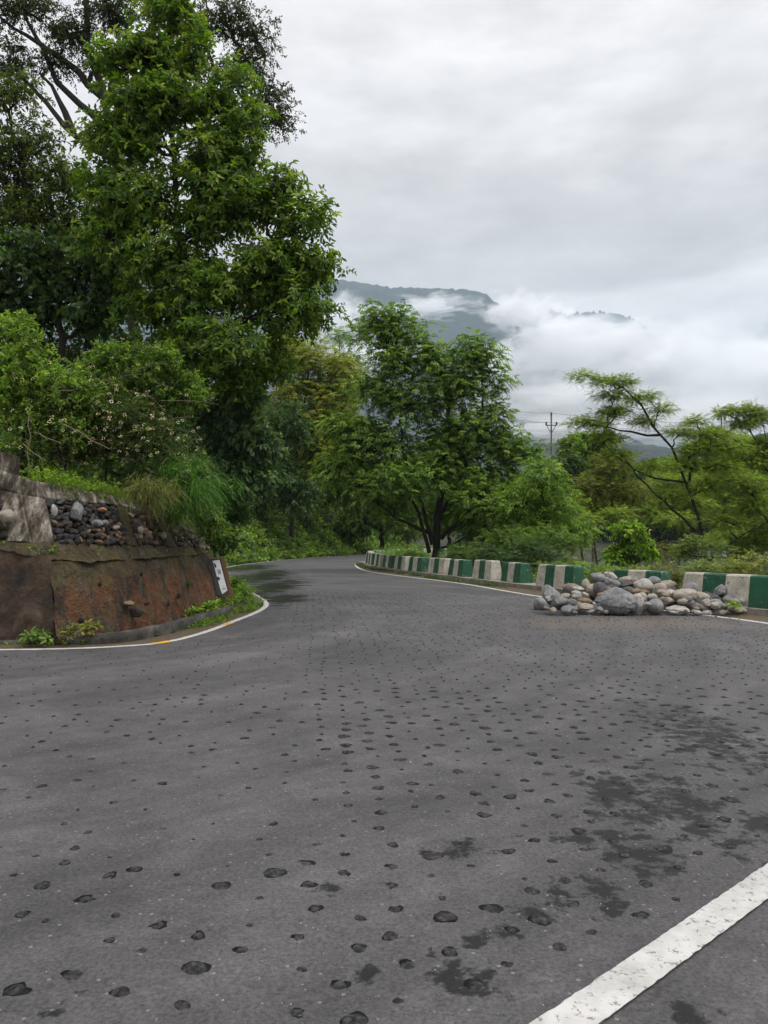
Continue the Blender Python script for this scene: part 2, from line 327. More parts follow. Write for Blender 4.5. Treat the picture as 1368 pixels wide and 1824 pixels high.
M_LINE, nt, b = mat('road_paint'); p = geo_pos(nt)
wear = ramp(nt, noise_n(nt, 30, 6, .75, p, .2), [(.375, 0.0), (.44, 1.0)])
pc = ramp(nt, noise_n(nt, 5, 5, .7, p), [(.3, (.30, .295, .28)), (.6, (.46, .455, .44))])
nt.links.new(mix(nt, wear, (.13, .125, .12), pc), b.inputs['Base Color']); b.inputs['Roughness'].default_value = .75; bump(nt, b, noise_n(nt, 60, 4, .7, p), .5, .004)
def strip(name, line, d0, d1, dz, m, jag=0, kind='structure', seed=1):
    rg = random.Random(seed); a = offset(line, d0); c = offset(line, d1); n = len(line); V = []
    for arr in (a, c):
        for x, y in arr: V.append((x + rg.uniform(-jag, jag), y + rg.uniform(-jag, jag), float(zroad(y)) + dz))
    return tag(link(name, meshq(name, V, [(i, i + n, i + n + 1, i + 1) for i in range(n - 1)]), m), kind=kind)
rl = resample(RIGHT, .03); strip('edge_line', np.array([q_ for q_ in rl if -1 < q_[1] < 6]), 0.143, 0.0, .004, M_LINE, .003)
rl = resample(RIGHT, .1); strip('edge_line', np.array([q_ for q_ in rl if 5.9 <= q_[1] < 62]), 0.143, 0.0, .003, M_LINE, .006)
ll = resample(LEFT, .1); ll = np.array([q_ for q_ in ll if 8.9 < q_[1] < 70 and q_[0] > -20])
strip('edge_line', ll, .0, -.12, .004, M_LINE, .006)
M_YEL = simple('yellow_paint', [(.3, (.45, .22, .02)), (.7, (.6, .33, .04))], 20)
for (u, v) in [(285, 1146.5), (402, 1112), (459, 1062), (468, 1070)]:
    c = G(u, v); k = int(np.argmin(((ll[:, 0] - c[0]) ** 2 + (ll[:, 1] - c[1]) ** 2))); s = ll[max(0, k - 1):k + 3]
    strip('yellow_mark', s, .01, -.14, .008, M_YEL, .012)

# studs: stones pressed into the asphalt, ring of black bitumen round each
M_STUD, nt, b = mat('bitumen'); p = geo_pos(nt)
nt.links.new(ramp(nt, noise_n(nt, 40, 4, .7, p), [(.3, (.002, .002, .002)), (.65, (.007, .007, .007))]), b.inputs['Base Color']); b.inputs['Roughness'].default_value = .5; b.inputs['Specular IOR Level'].default_value = .12
M_STUDC = simple('stud_stone', [(.35, (.012, .012, .012)), (.52, (.036, .035, .035)), (.68, (.075, .073, .071))], 45, .85, 1.0, .006)
M_STUDC.node_tree.nodes['Principled BSDF'].inputs['Specular IOR Level'].default_value = .15
def stud(seed):
    rg = random.Random(seed); n = 13; V = []; fc = []; mi = []
    prof = [(1.0, -.004), (.88, .004), (.66, .003), (.5, .012)] if seed % 3 else [(1.0, -.004), (.95, .002), (.88, .004), (.5, .012)]
    ax = rg.uniform(.8, 1.3); p1, p2, p3 = (rg.uniform(0, 6.3) for _ in range(3)); off = [1 + .2 * math.sin(2 * 6.283 * i / n + p1) + .14 * math.sin(3 * 6.283 * i / n + p2) + rg.uniform(-.2, .2) for i in range(n)]; off2 = [1 + .18 * math.sin(6.283 * i / n + p3) + rg.uniform(-.08, .08) for i in range(n)]
    for k, (r, z) in enumerate(prof):
        for i in range(n):
            a = 2 * math.pi * i / n; rr = r * .036 * (off[i] if k < 2 else off2[i]); V.append((math.cos(a) * rr * ax, math.sin(a) * rr, z * (1 if k < 2 else rg.uniform(.7, 1.2))))
    V.append((0, 0, .016))
    for k in range(3):
        for i in range(n): fc.append((k * n + i, k * n + (i + 1) % n, (k + 1) * n + (i + 1) % n, (k + 1) * n + i)); mi.append(0 if k < 2 else 1)
    for i in range(n): fc.append((3 * n + i, 3 * n + (i + 1) % n, 4 * n)); mi.append(1)
    me = meshq('embedded_stone', V, fc); me.polygons.foreach_set('material_index', mi); me.polygons.foreach_set('use_smooth', [True] * len(fc)); me.materials.append(M_STUD); me.materials.append(M_STUDC)
    return me, V, fc, mi
studs = [stud(i) for i in range(8)]
rg = random.Random(5); pts = []
th = R(33); ca, sa = math.cos(th), math.sin(th)
for i in range(-140, 140):
    for j in range(-140, 140):
        a = i * .215 + (j % 2) * .107 + rg.gauss(0, .022); c = j * .19 + rg.gauss(0, .022)
        bend = .012 * (a * a) ; x = a * ca - (c + bend) * sa; y = a * sa + (c + bend) * ca + 4
        if y < 1.2 or y > 22 or abs(x) > y * .62 + .5: continue
        pts.append((x, y))
pts = np.array(pts); dl, sl, _ = d_poly(pts[:, 0], pts[:, 1], LP); dr, sr, _ = d_poly(pts[:, 0], pts[:, 1], RP)
ok = (sl < 0) & (sr > 0) & (dl > .4) & (dr > .25); pts = pts[ok]
pts = pts[np.argsort(pts[:, 1])]
lowstud = ([(.030 * math.cos(i * 1.257), .025 * math.sin(i * 1.257), -.002) for i in range(5)] + [(0, .004, .016)], [(i, (i + 1) % 5, 5) for i in range(5)], [0] * 5)
keep = []
for x, y in pts:
    # the left half of the bend is worn nearly flat
    w = .95 if x > -0.15 * y + .4 else (.9 if y < 3.6 else .5)
    if y > 7: w *= .8
    if y > 12: w *= .75
    if rg.random() < w: keep.append((x, y))
far_V, far_F, far_M = [], [], []
for k, (x, y) in enumerate(keep):
    me, V, fc, mi = studs[rg.randrange(8)]; s = rg.choice([.5, .68, .85, 1.0, 1.15]) * rg.uniform(.85, 1.15) * (1 if x > -0.15 * y + .4 or y < 3.6 else .7); a = rg.uniform(0, 6.28); zz = rg.uniform(-.003, .001)
    if k < 300:
        o = bpy.data.objects.new('embedded_stone', me); COL.objects.link(o); o.parent = road; o.location = (x, y, float(zroad(y)) + zz); o.rotation_euler = (-.042, 0, a); o.scale = (s, s, rg.uniform(.3, .7))
    else:
        b0 = len(far_V)
        if y > 8: V, fc, mi = lowstud
        cc, ss = math.cos(a), math.sin(a)
        for vx_, vy_, vz_ in V: far_V.append((x + (vx_ * cc - vy_ * ss) * s, y + (vx_ * ss + vy_ * cc) * s, float(zroad(y + (vx_ * ss + vy_ * cc) * s)) + vz_ * .7 + zz))
        far_F += [tuple(b0 + i for i in f) for f in fc]; far_M += mi
me = meshq('embedded_stones', far_V, far_F); me.polygons.foreach_set('material_index', far_M)
o = link('embedded_stones', me, [M_STUD, M_STUDC], road); tag(o, kind='stuff')

# ------------------------------------------------------------------ rocks
def rock_mesh(name, seed, flat=1.0, sub=3, angular=.0, rough=.12):
    bm = bmesh.new(); bmesh.ops.create_icosphere(bm, subdivisions=sub, radius=1); rg = random.Random(seed)
    o = Vector((seed * 3.17 % 50, seed * 1.31 % 50, 0))
    planes = [(Vector((rg.gauss(0, 1), rg.gauss(0, 1), rg.gauss(0, 1))).normalized(), rg.uniform(.55, .85)) for _ in range(int(7 * angular) + 1)]
    for v in bm.verts:
        d = v.co.normalized(); r = 1 + .28 * mnoise.noise(d * .9 + o) + rough * mnoise.fractal(d * 2.6 + o, .8, 2, 3)
        p = d * r
        for pn, h in planes:
            t = p.dot(pn)
            if t > h: p -= pn * (t - h) * (.35 + .6 * angular)
        v.co = p
    me = bpy.data.meshes.new(name); bm.to_mesh(me); bm.free()
    me.polygons.foreach_set('use_smooth', [True] * len(me.polygons))
    if angular > .4: me.set_sharp_from_angle(angle=R(24))
    return me
def rock_mat(name, c0, c1, vein=0):
    m, nt, b = mat(name); tcn = nt.nodes.new('ShaderNodeTexCoord').outputs['Object']
    col = ramp(nt, noise_n(nt, 1.6, 6, .65, tcn, .4), [(.32, c0), (.65, c1)])
    col = mix(nt, .5, col, ramp(nt, noise_n(nt, 14, 4, .8, tcn), [(.3, .38), (.7, .62)]), 'OVERLAY')
    if vein:
        w = nt.nodes.new('ShaderNodeTexWave'); w.inputs['Scale'].default_value = .8; w.inputs['Distortion'].default_value = 7; w.inputs['Detail'].default_value = 3; nt.links.new(tcn, w.inputs[0])
        col = mix(nt, mth(nt, 'MULTIPLY', ramp(nt, w.outputs['Fac'], [(.975, 0.0), (.999, 1.0)]), .3), col, (.5, .5, .48))
    nt.links.new(col, b.inputs['Base Color']); b.inputs['Roughness'].default_value = .75
    bump(nt, b, noise_n(nt, 5, 7, .72, tcn), .75, .06); return m
RM = dict(grey=rock_mat('grey_stone', (.11, .112, .115), (.27, .272, .27)), dark=rock_mat('dark_stone', (.045, .045, .045), (.10, .098, .095)),
          pale=rock_mat('pale_stone', (.24, .225, .195), (.48, .46, .42)), tan=rock_mat('tan_stone', (.23, .20, .155), (.38, .34, .275)), blue=rock_mat('bluish_stone', (.11, .115, .12), (.22, .225, .23), 1),
          rust=rock_mat('rusty_stone', (.16, .10, .06), (.30, .22, .14)))
# zoomed coordinates of the heap (x/3.196+940, y/3.196+980): centre, half sizes, tone, tilt, label
HEAP = [
 (500, 292, 118, 78, 'blue', -14, 'largest slate grey boulder lying at the front of the heap', .5),
 (130, 258, 62, 66, 'blue', 30, 'big angular blue grey boulder at the left end of the heap', .9),
 (165, 292, 46, 46, 'grey', 20, 'rough grey boulder leaning against the angular one at the left end', .7),
 (400, 158, 48, 32, 'grey', -8, 'smooth grey boulder topmost on the left crest of the heap', .1),
 (474, 152, 44, 30, 'pale', -18, 'pale chipped block on the crest with a bright top', .8),
 (455, 178, 44, 24, 'grey', -20, 'grey wedge just under the pale block on the crest', .6),
 (500, 196, 27, 24, 'grey', 0, 'small round grey cobble above the largest boulder', .1),
 (378, 228, 50, 37, 'tan', -12, 'olive tan rounded boulder left of the largest one', .1),
 (332, 200, 27, 36, 'tan', 10, 'pinkish tan stone standing upright near the crest', .2),
 (285, 220, 60, 18, 'pale', -4, 'flat pale slab lying across the left crest', .6),
 (244, 208, 48, 24, 'rust', -6, 'brown mottled stone behind the flat pale slab', .6),
 (272, 244, 36, 22, 'pale', 0, 'pale stone below the flat slab', .3),
 (284, 266, 32, 26, 'grey', 0, 'round grey cobble in the middle of the left slope', .1),
 (215, 262, 32, 18, 'tan', 10, 'tan flat cobble above the rough grey boulder', .3),
 (320, 292, 54, 22, 'rust', -8, 'long brown stone resting on another at the left slope', .3),
 (325, 322, 50, 20, 'tan', 3, 'low brown slab on the road left of the largest boulder', .5),
 (240, 334, 44, 22, 'blue', 4, 'smooth blue grey cobble on the road at the left front', .1),
 (348, 345, 38, 14, 'pale', -2, 'thin white sliver of stone on the road', .7),
 (258, 300, 28, 18, 'dark', 0, 'small dark cobble in the left slope', .2),
 (410, 262, 28, 26, 'grey', 0, 'round grey cobble touching the largest boulder', .1),
 (446, 230, 30, 22, 'dark', 0, 'dark stone wedged under the crest', .5),
 (214, 294, 24, 20, 'grey', 0, 'small grey cobble right of the rough boulder', .2),
 (556, 168, 38, 18, 'tan', -4, 'flat tan stone on the dip right of the crest', .3),
 (565, 192, 44, 20, 'dark', 8, 'dark slab in the dip of the heap', .6),
 (600, 178, 26, 18, 'rust', 0, 'small brown stone in the dip of the heap', .4),
 (655, 198, 60, 36, 'pale', -4, 'large cream rounded boulder on the middle crest', .1),
 (716, 176, 42, 25, 'blue', 8, 'dark blue grey rounded stone behind the cream boulder', .2),
 (645, 232, 55, 24, 'rust', 0, 'orange brown jagged stone under the cream boulder', .7),
 (630, 308, 50, 56, 'pale', 10, 'craggy pale boulder right of the largest one', .9),
 (648, 268, 36, 26, 'tan', 0, 'tan cobble above the craggy pale boulder', .2),
 (722, 318, 54, 46, 'grey', 0, 'round grey boulder like a ball at the middle front', .05),
 (736, 224, 38, 32, 'rust', 30, 'reddish brown cobble right of the cream boulder', .4),
 (800, 198, 56, 28, 'tan', 8, 'angular earthy slab at the back of the crest', .8),
 (708, 270, 38, 24, 'pale', 0, 'pale cobble resting on the ball shaped boulder', .2),
 (800, 246, 46, 28, 'pale', -6, 'pale stone on the middle of the right slope', .4),
 (790, 288, 44, 30, 'tan', 14, 'cream block beside the ball shaped boulder', .6),
 (890, 262, 80, 46, 'tan', -4, 'large sand coloured boulder in the right half', .1),
 (906, 284, 50, 38, 'pale', 6, 'pale grooved boulder in front of the sand coloured one', .4),
 (988, 272, 50, 36, 'tan', 8, 'tan rounded boulder right of the grooved one', .1),
 (850, 342, 76, 28, 'pale', 1, 'long white craggy slab on the road', .8),
 (948, 316, 36, 22, 'grey', 0, 'grey cobble right of the long white slab', .1),
 (1004, 326, 26, 20, 'tan', 0, 'tan pebble between two grey cobbles', .2),
 (955, 350, 30, 14, 'pale', 0, 'small flat cream stone on the road', .3),
 (1014, 356, 40, 22, 'pale', 6, 'white broken stone on the road near the right end', .7),
 (1070, 314, 52, 34, 'grey', -8, 'light grey rounded boulder near the right end', .2),
 (1086, 354, 42, 24, 'blue', 0, 'grey wedge on the road under the light grey boulder', .6),
 (1050, 274, 38, 28, 'dark', 0, 'dark stone in shade behind the right slope', .3),
 (1100, 234, 54, 36, 'grey', 32, 'tilted blocky grey boulder perched on the right end', .9),
 (1168, 282, 66, 36, 'grey', 6, 'broad grey boulder under the tilted block', .15),
 (1150, 322, 40, 22, 'tan', 0, 'small tan stone beside the weed', .3),
 (1150, 358, 38, 18, 'blue', 0, 'low dark grey cobble on the road at the right end', .2),
 (1230, 344, 46, 24, 'pale', 0, 'smooth pale cobble last at the right end of the heap', .1),
 (1270, 374, 36, 14, 'rust', -4, 'flat brown fragment beyond the right end of the heap', .7),
 (110, 330, 22, 14, 'grey', 0, 'small grey chip on the road at the left end', .5),
 (590, 345, 24, 16, 'dark', 0, 'dark chip under the craggy pale boulder', .5),
 (470, 212, 30, 20, 'dark', 0, 'dark cobble hidden behind the largest boulder', .3)]
heap_top = {}
for k, (zx, zy, rx, ry, tone, tilt, lab, ang) in enumerate(HEAP):
    u = 940 + zx / 3.196; v = 980 + zy / 3.196; vb = v + ry / 3.196
    # height over the road from the row: stones resting on the road have their foot at v about 1092
    lift = max(0., (1088 + (u - 980) * .016 - vb)) / F * 15.6
    D0 = 15.6 - (0.25 if lift < .05 else 0) + min(1.1, lift * 1.15)
    c = P(u, v, D0); s = D0 / F / 3.196
    me = rock_mesh('rock', k + 11, angular=ang, rough=.06 + .16 * ang, sub=4 if rx > 70 else 3)
    o = link('rock', me, RM[tone]); o.location = c; sy = (rx + ry) / 2 * s * 1.0
    o.scale = (rx * s * .95, sy * 1.05, ry * s * .98); o.rotation_euler = (0, -R(tilt) * .5, R(random.Random(k).uniform(-25, 25)))
    tag(o, lab, 'rock', 'rocks heaped on the roadside')
rg = random.Random(31)
for k in range(44):                                       # small cobbles wedged between the boulders and along the foot
    t = rg.random(); u = 975 + t * 350; v = rg.uniform(1046 if .1 < t < .75 else 1066, 1092); lift = max(0., (1090 - v)) / F * 15.4; c = P(u, v, 15.15 + min(1.0, lift * 1.1)); w = rg.uniform(.05, .105)
    o = link('rock', rock_mesh('rock', 500 + k, angular=rg.random() * .7, sub=2 if w < .08 else 3), RM[rg.choice(['pale', 'grey', 'tan', 'pale', 'grey', 'tan', 'rust'])]); o.location = c; o.scale = (w * 1.2, w, w * .75); o.rotation_euler = (rg.uniform(-.3, .3), rg.uniform(-.4, .4), rg.random() * 6)
    tag(o, 'small cobble wedged among the boulders on the front of the rock heap', 'rock', 'small cobbles between the boulders')
# core of the heap: smaller stones filling behind
rg = random.Random(77)
for k in range(46):
    t = rg.random(); x = 3.35 + t * 3.7; hh = np.interp(t, [0, .15, .4, .6, .8, 1], [.25, .6, .72, .6, .5, .15]); y = rg.uniform(15.7, 16.9)
    z = float(zroad(y)) + rg.uniform(.08, hh) * (1 - abs(y - 16.2) * .45)
    o = link('rock', rock_mesh('rock', 300 + k, angular=rg.random() * .6, sub=2), RM[rg.choice(['grey', 'dark', 'tan', 'dark', 'grey'])]); s = rg.uniform(.11, .2)
    o.location = (x, y, z); o.scale = (s * 1.2, s * 1.1, s * .9); o.rotation_euler = (rg.random() * 6, rg.random() * 6, rg.random() * 6)
    tag(o, 'small stone showing only in the dark gaps between the heaped boulders', 'rock', 'filler stones inside the heap')
# loose grit
def scatter_chips(name, n, fn, smin, smax, m, seed):
    rg = random.Random(seed); V = []; fc = []
    for _ in range(n):
        x, y = fn(rg); s = rg.uniform(smin, smax) * (1 + 1.4 * (rg.random() > .96)); b0 = len(V); a = rg.random() * 6.3; z = float(zroad(y))
        for (px_, py_, pz_) in [(1, 0, 0), (.2, .8, 0), (-.9, .3, 0), (-.3, -.8, 0), (.1, 0, .7)]:
            V.append((x + s * (px_ * math.cos(a) - py_ * math.sin(a)), y + s * (px_ * math.sin(a) + py_ * math.cos(a)), z + pz_ * s))
        fc += [(b0, b0 + 1, b0 + 4), (b0 + 1, b0 + 2, b0 + 4), (b0 + 2, b0 + 3, b0 + 4), (b0 + 3, b0, b0 + 4)]
    return tag(link(name, meshq(name, V, fc), m), kind='stuff')
RW_DIRT = rock_mat('dirt_crumbs', (.045, .038, .03), (.12, .10, .08))
def near_fn(rg): y = rg.uniform(1.7, 9) if rg.random() < .8 else rg.uniform(2, 14); return rg.uniform(-.55, .55) * y, y
def heap_fn(rg): return rg.gauss(5.2, 1.6), rg.gauss(14.7, .5)
scatter_chips('grit', 700, near_fn, .0015, .0045, RM['tan'], 3)
scatter_chips('gravel', 200, near_fn, .004, .009, RM['dark'], 4)
scatter_chips('rubble_dust', 420, heap_fn, .008, .03, RW_DIRT, 6)

# ------------------------------------------------------------------ parapet blocks
def paint_mat(name, c, worn):
    m, nt, b = mat(name); p = geo_pos(nt)
    base = ramp(nt, noise_n(nt, 3.5, 6, .7, p), [(.32, tuple(x * .5 for x in c)), (.58, c)])
    chip = ramp(nt, noise_n(nt, 9, 6, .75, p, .3), [(.58, 0.0), (.65, 1.0)])
    nt.links.new(mix(nt, chip, base, worn), b.inputs['Base Color']); b.inputs['Roughness'].default_value = .6; bump(nt, b, noise_n(nt, 25, 5, .7, p), .3, .01); return m
M_WHT = paint_mat('white_paint', (.46, .43, .36), (.10, .10, .08)); M_GRN = paint_mat('green_paint', (.006, .082, .036), (.20, .22, .18))
M_PLINTH = simple('plinth_concrete', [(.3, (.09, .08, .06)), (.55, (.22, .20, .165)), (.75, (.30, .28, .24))], 3, .9, .5, .02)
BH, BT, BW = .62, .30, .46
def parapet(near, far, stripes, label):
    """battered block; near and far are the two front bottom corners; stripes run from far to near"""
    a = np.array(far); c = np.array(near); d = c - a; Lb = np.linalg.norm(d); t = d / Lb; nrm = np.array([-t[1], t[0]])
    if nrm[0] < 0: nrm = -nrm                                    # away from the road
    z0 = lambda y: float(zroad(y)) + .15
    mid = (a + c) / 2 + nrm * BW / 2; root = empty('parapet_block', (mid[0], mid[1], z0(mid[1])))
    tag(root, label, 'parapet block', 'green and white parapet blocks along the kerb')
    def pt(s, w, h): q_ = a + t * s + nrm * (w + sk * (1 if s > Lb / 2 else -1)); return (q_[0], q_[1], z0(q_[1]) + h)
    rgb = random.Random(int(Lb * 1e4)); bh = BH * rgb.uniform(.95, 1.05); sk = rgb.uniform(-.02, .03)
    k = len(stripes); bat = (BW - BT) / 2; eb = .07
    for i, colr in enumerate(stripes):
        s0 = Lb * i / k; s1 = Lb * (i + 1) / k; e0 = eb if i == 0 else 0; e1 = eb if i == k - 1 else 0
        bm = bmesh.new(); vs_ = []
        for (h, w0, w1, f0, f1) in [(0, 0, BW, 0, 0), (bh * .95, bat * .95, BW - bat * .95, e0 * .95, e1 * .95), (bh, bat + .02, BW - bat - .02, e0 + .02 * (e0 > 0), e1 + .02 * (e1 > 0))]:
            vs_.append([bm.verts.new(pt(s0 + f0, w0, h)), bm.verts.new(pt(s1 - f1, w0, h)), bm.verts.new(pt(s1 - f1, w1, h)), bm.verts.new(pt(s0 + f0, w1, h))])
        for r0, r1 in zip(vs_[:-1], vs_[1:]):
            for j in range(4):
                if (j == 1 and i < k - 1) or (j == 3 and i > 0): continue
                bm.faces.new((r0[j], r0[(j + 1) % 4], r1[(j + 1) % 4], r1[j]))
        bm.faces.new(vs_[-1]); bmesh.ops.recalc_face_normals(bm, faces=bm.faces)
        me = bpy.data.meshes.new('stripe'); bm.to_mesh(me); bm.free()
        ctr = np.mean([v.co for v in me.vertices], axis=0)
        link('painted_band', me, M_WHT if colr == 'w' else M_GRN, root)
    return root
BL = [((7.55, 14.9), (6.5, 16.9), 'wgwg', 'nearest striped block behind the right end of the rock heap'),
      ((6.45, 17.9), (5.65, 19.2), 'gwg', 'striped block mostly hidden behind the rock heap'),
      ((5.2, 21.2), (4.5, 22.8), 'wgwg', 'block with white first band just left of the rock heap'),
      ((4.22, 23.9), (3.84, 25.4), 'gwg', 'green ended block second to the left of the rock heap'),
      ((3.6, 25.9), (3.12, 27.4), 'wgw', 'white ended block with a small hole, third left of the heap'),
      ((2.86, 28.0), (2.44, 29.6), 'gwg', 'green ended block fourth left of the heap'),
      ((2.36, 30.2), (1.79, 31.9), 'wgw', 'white ended block fifth left of the heap beside the dark trunk')]
for nr, fr, s, lab in BL: parapet(nr, fr, s, lab)
front = smooth(np.array([(1.55, 32.4), (.75, 35), (-.05, 38), (-.72, 41.2), (-1.1, 44.5), (-1.15, 48), (-.7, 52), (.5, 57), (2.4, 62), (5, 67), (9, 73.5), (14, 82), (20, 94)]), 2)
fs = poly_len(front); s = 0.0; k = 0
names = ['shaded block under the overhanging dark tree, nearest of the shaded run', 'second shaded block of the run under the dark tree', 'third shaded block of the run under the dark tree', 'fourth shaded block of the run under the dark tree', 'shaded block just before the bend of the kerb', 'block at the outermost point of the far bend', 'block just past the outermost point of the far bend']
while s + 1.7 < fs[-1] and k < 17:
    f = lambda t: (float(np.interp(t, fs, front[:, 0])), float(np.interp(t, fs, front[:, 1])))
    ordw = ['second', 'third', 'fourth', 'fifth', 'sixth', 'seventh', 'eighth', 'ninth', 'tenth', 'eleventh']; lab = names[k] if k < len(names) else ordw[k - len(names)] + ' block past the outermost point of the far bend, beyond the grass patch'
    parapet(f(s), f(s + 1.7), 'gwg' if k % 2 == 0 else 'wgw', lab); s += 2.2; k += 1
# plinth under the blocks
pl = smooth(np.array([(9.6, 8.5), (8.6, 12.6), (7.5, 14.9), (6.5, 16.9), (5.65, 19.0), (5.0, 21.2), (4.4, 23.1), (3.75, 25.2), (3.0, 27.5), (2.3, 29.8), (1.55, 32.4), (.75, 35), (-.05, 38), (-.72, 41.2), (-1.1, 44.5), (-1.15, 48), (-.7, 52), (.5, 57), (2.4, 62), (5, 67), (9, 73.5)]), 1)
pl = resample(pl, .7); a = offset(pl, .14); c = offset(pl, -.62); n = len(pl); V = []
for arr, h in ((a, -.3), (a, .145), (c, .145), (c, -.6)):
    for x, y in arr: V.append((x, y, float(zroad(y)) + h + (fbm(x, y, h, 3) * .012)))
tag(link('kerb', meshq('kerb', V, [(r * n + i, r * n + i + 1, (r + 1) * n + i + 1, (r + 1) * n + i) for r in range(3) for i in range(n - 1)]), M_PLINTH), kind='structure')
def zipper(name, a, c, dz0, dz1, m):
    a = resample(a, .4); n = len(a); t = np.linspace(0, 1, n); s = poly_len(c); s = s / s[-1]; c = np.stack([np.interp(t, s, c[:, i]) for i in range(2)], 1)
    V = [(x, y, float(zroad(y)) + dz0) for x, y in a] + [(x, y, float(zroad(y)) + dz1) for x, y in c]
    return tag(link(name, meshq(name, V, [(i, i + n, i + n + 1, i + 1) for i in range(n - 1)]), m), kind='structure')
ra = np.array([q_ for q_ in RP if 13 < q_[1] < 60]); rb = np.array([q_ for q_ in offset(pl, .1) if 12 < q_[1] < 61])
zipper('verge', ra, rb, -.006, .03, M_VERGE)

# ------------------------------------------------------------------ retaining wall on the left
M_WALL, nt, b = mat('stained_render'); p = geo_pos(nt)
mpn = nt.nodes.new('ShaderNodeMapping'); mpn.inputs['Scale'].default_value = (1.6, 1.6, .55); nt.links.new(p, mpn.inputs[0]); pv = mpn.outputs[0]
nz = noise_n(nt, 1.9, 7, .74, pv, .3); sz_ = nt.nodes.new('ShaderNodeSeparateXYZ'); nt.links.new(p, sz_.inputs[0])
c_up = ramp(nt, nz, [(.32, (.014, .011, .006)), (.45, (.050, .036, .014)), (.57, (.085, .058, .018)), (.68, (.06, .058, .016))])
c_lo = ramp(nt, nz, [(.32, (.010, .007, .005)), (.44, (.050, .022, .010)), (.54, (.15, .052, .015)), (.66, (.085, .032, .012))])
zt = mth(nt, 'ADD', mth(nt, 'MULTIPLY', mth(nt, 'SUBTRACT', sz_.outputs['Z'], .28), 2.2), mth(nt, 'MULTIPLY', noise_n(nt, 1.1, 4, .6, p), 1.0), clamp=True)
c = mix(nt, zt, c_lo, c_up)
gm = ramp(nt, noise_n(nt, 2.6, 6, .7, pv), [(.53, 0.0), (.60, 1.0)]); c = mix(nt, mth(nt, 'MULTIPLY', gm, .5), c, (.12, .105, .085))
moss = ramp(nt, noise_n(nt, 3.2, 5, .7, p), [(.5, 0.0), (.62, 1.0)]); c = mix(nt, mth(nt, 'MULTIPLY', moss, .55), c, (.055, .06, .012))
dk = ramp(nt, noise_n(nt, 6, 7, .8, pv), [(.36, 1.0), (.47, 0.0)]); c = mix(nt, mth(nt, 'MULTIPLY', dk, .8), c, (.012, .010, .007))
nt.links.new(c, b.inputs['Base Color']); b.inputs['Roughness'].default_value = .88
bump(nt, b, mth(nt, 'ADD', noise_n(nt, 12, 6, .75, p), mth(nt, 'MULTIPLY', noise_n(nt, 3, 4, .6, p), 1.5)), 1.0, .09)
M_WALLD, nt, b = mat('dark_stained_render'); p = geo_pos(nt)
c = ramp(nt, noise_n(nt, 2.2, 6, .7, p, .4), [(.36, (.007, .005, .003)), (.47, (.045, .026, .013)), (.57, (.085, .055, .035)), (.68, (.18, .165, .145))])
moss = ramp(nt, noise_n(nt, 4.2, 5, .7, p), [(.54, 0.0), (.64, 1.0)]); c = mix(nt, mth(nt, 'MULTIPLY', moss, .6), c, (.06, .03, .012))
nt.links.new(c, b.inputs['Base Color']); b.inputs['Roughness'].default_value = .88; bump(nt, b, noise_n(nt, 7, 7, .78, p), 1.0, .09)
M_LICHEN, nt, b = mat('lichen_concrete'); p = geo_pos(nt)
mpn = nt.nodes.new('ShaderNodeMapping'); mpn.inputs['Scale'].default_value = (2, 2, .7); nt.links.new(p, mpn.inputs[0]); pv = mpn.outputs[0]
c = ramp(nt, noise_n(nt, 3.4, 6, .7, pv, .3), [(.38, (.018, .014, .009)), (.47, (.07, .055, .036)), (.54, (.16, .14, .11)), (.66, (.36, .34, .30))])
nt.links.new(c, b.inputs['Base Color']); b.inputs['Roughness'].default_value = .9; bump(nt, b, noise_n(nt, 14, 6, .75, p), .8, .03)

def loft(name, rows, m, parent=None, nu=12, nv=10, amp=.02, ns=2.5, seed=0):
    """rows: list of polylines (same number of 3D points); bilinear patches between, roughened"""
    rows = [np.array(r, float) for r in rows]; k = rows[0].shape[0]; tu = np.linspace(0, k - 1, (k - 1) * nu + 1)
    rr = [np.stack([np.interp(tu, np.arange(k), r[:, i]) for i in range(3)], 1) for r in rows]; out_ = []
    for j in range(len(rr) - 1):
        for t in np.linspace(0, 1, nv + 1)[:(nv + 1 if j == len(rr) - 2 else nv)]: out_.append(rr[j] * (1 - t) + rr[j + 1] * t)
    A = np.array(out_)
    for i in range(A.shape[0]):
        for j in range(A.shape[1]):
            x, y, z = A[i, j]; d = mnoise.noise_vector((x * ns + seed, y * ns, z * ns)); e = mnoise.noise_vector((x * ns * 4, y * ns * 4, z * ns * 4 + seed))
            A[i, j] += (np.array(d) + .4 * np.array(e)) * amp
    ni, nj = A.shape[:2]; idx = np.arange(ni * nj).reshape(ni, nj)
    q = np.stack([idx[:-1, :-1], idx[:-1, 1:], idx[1:, 1:], idx[1:, :-1]], -1).reshape(-1, 4)
    return link(name, mesh_np(name, A.reshape(-1, 3), q, 4), m, parent, smooth=True)
wall = empty('retaining_wall', (-4.2, 12.2, -.5)); tag(wall, 'old stained concrete and rubble retaining wall under the flowering bank', 'wall')
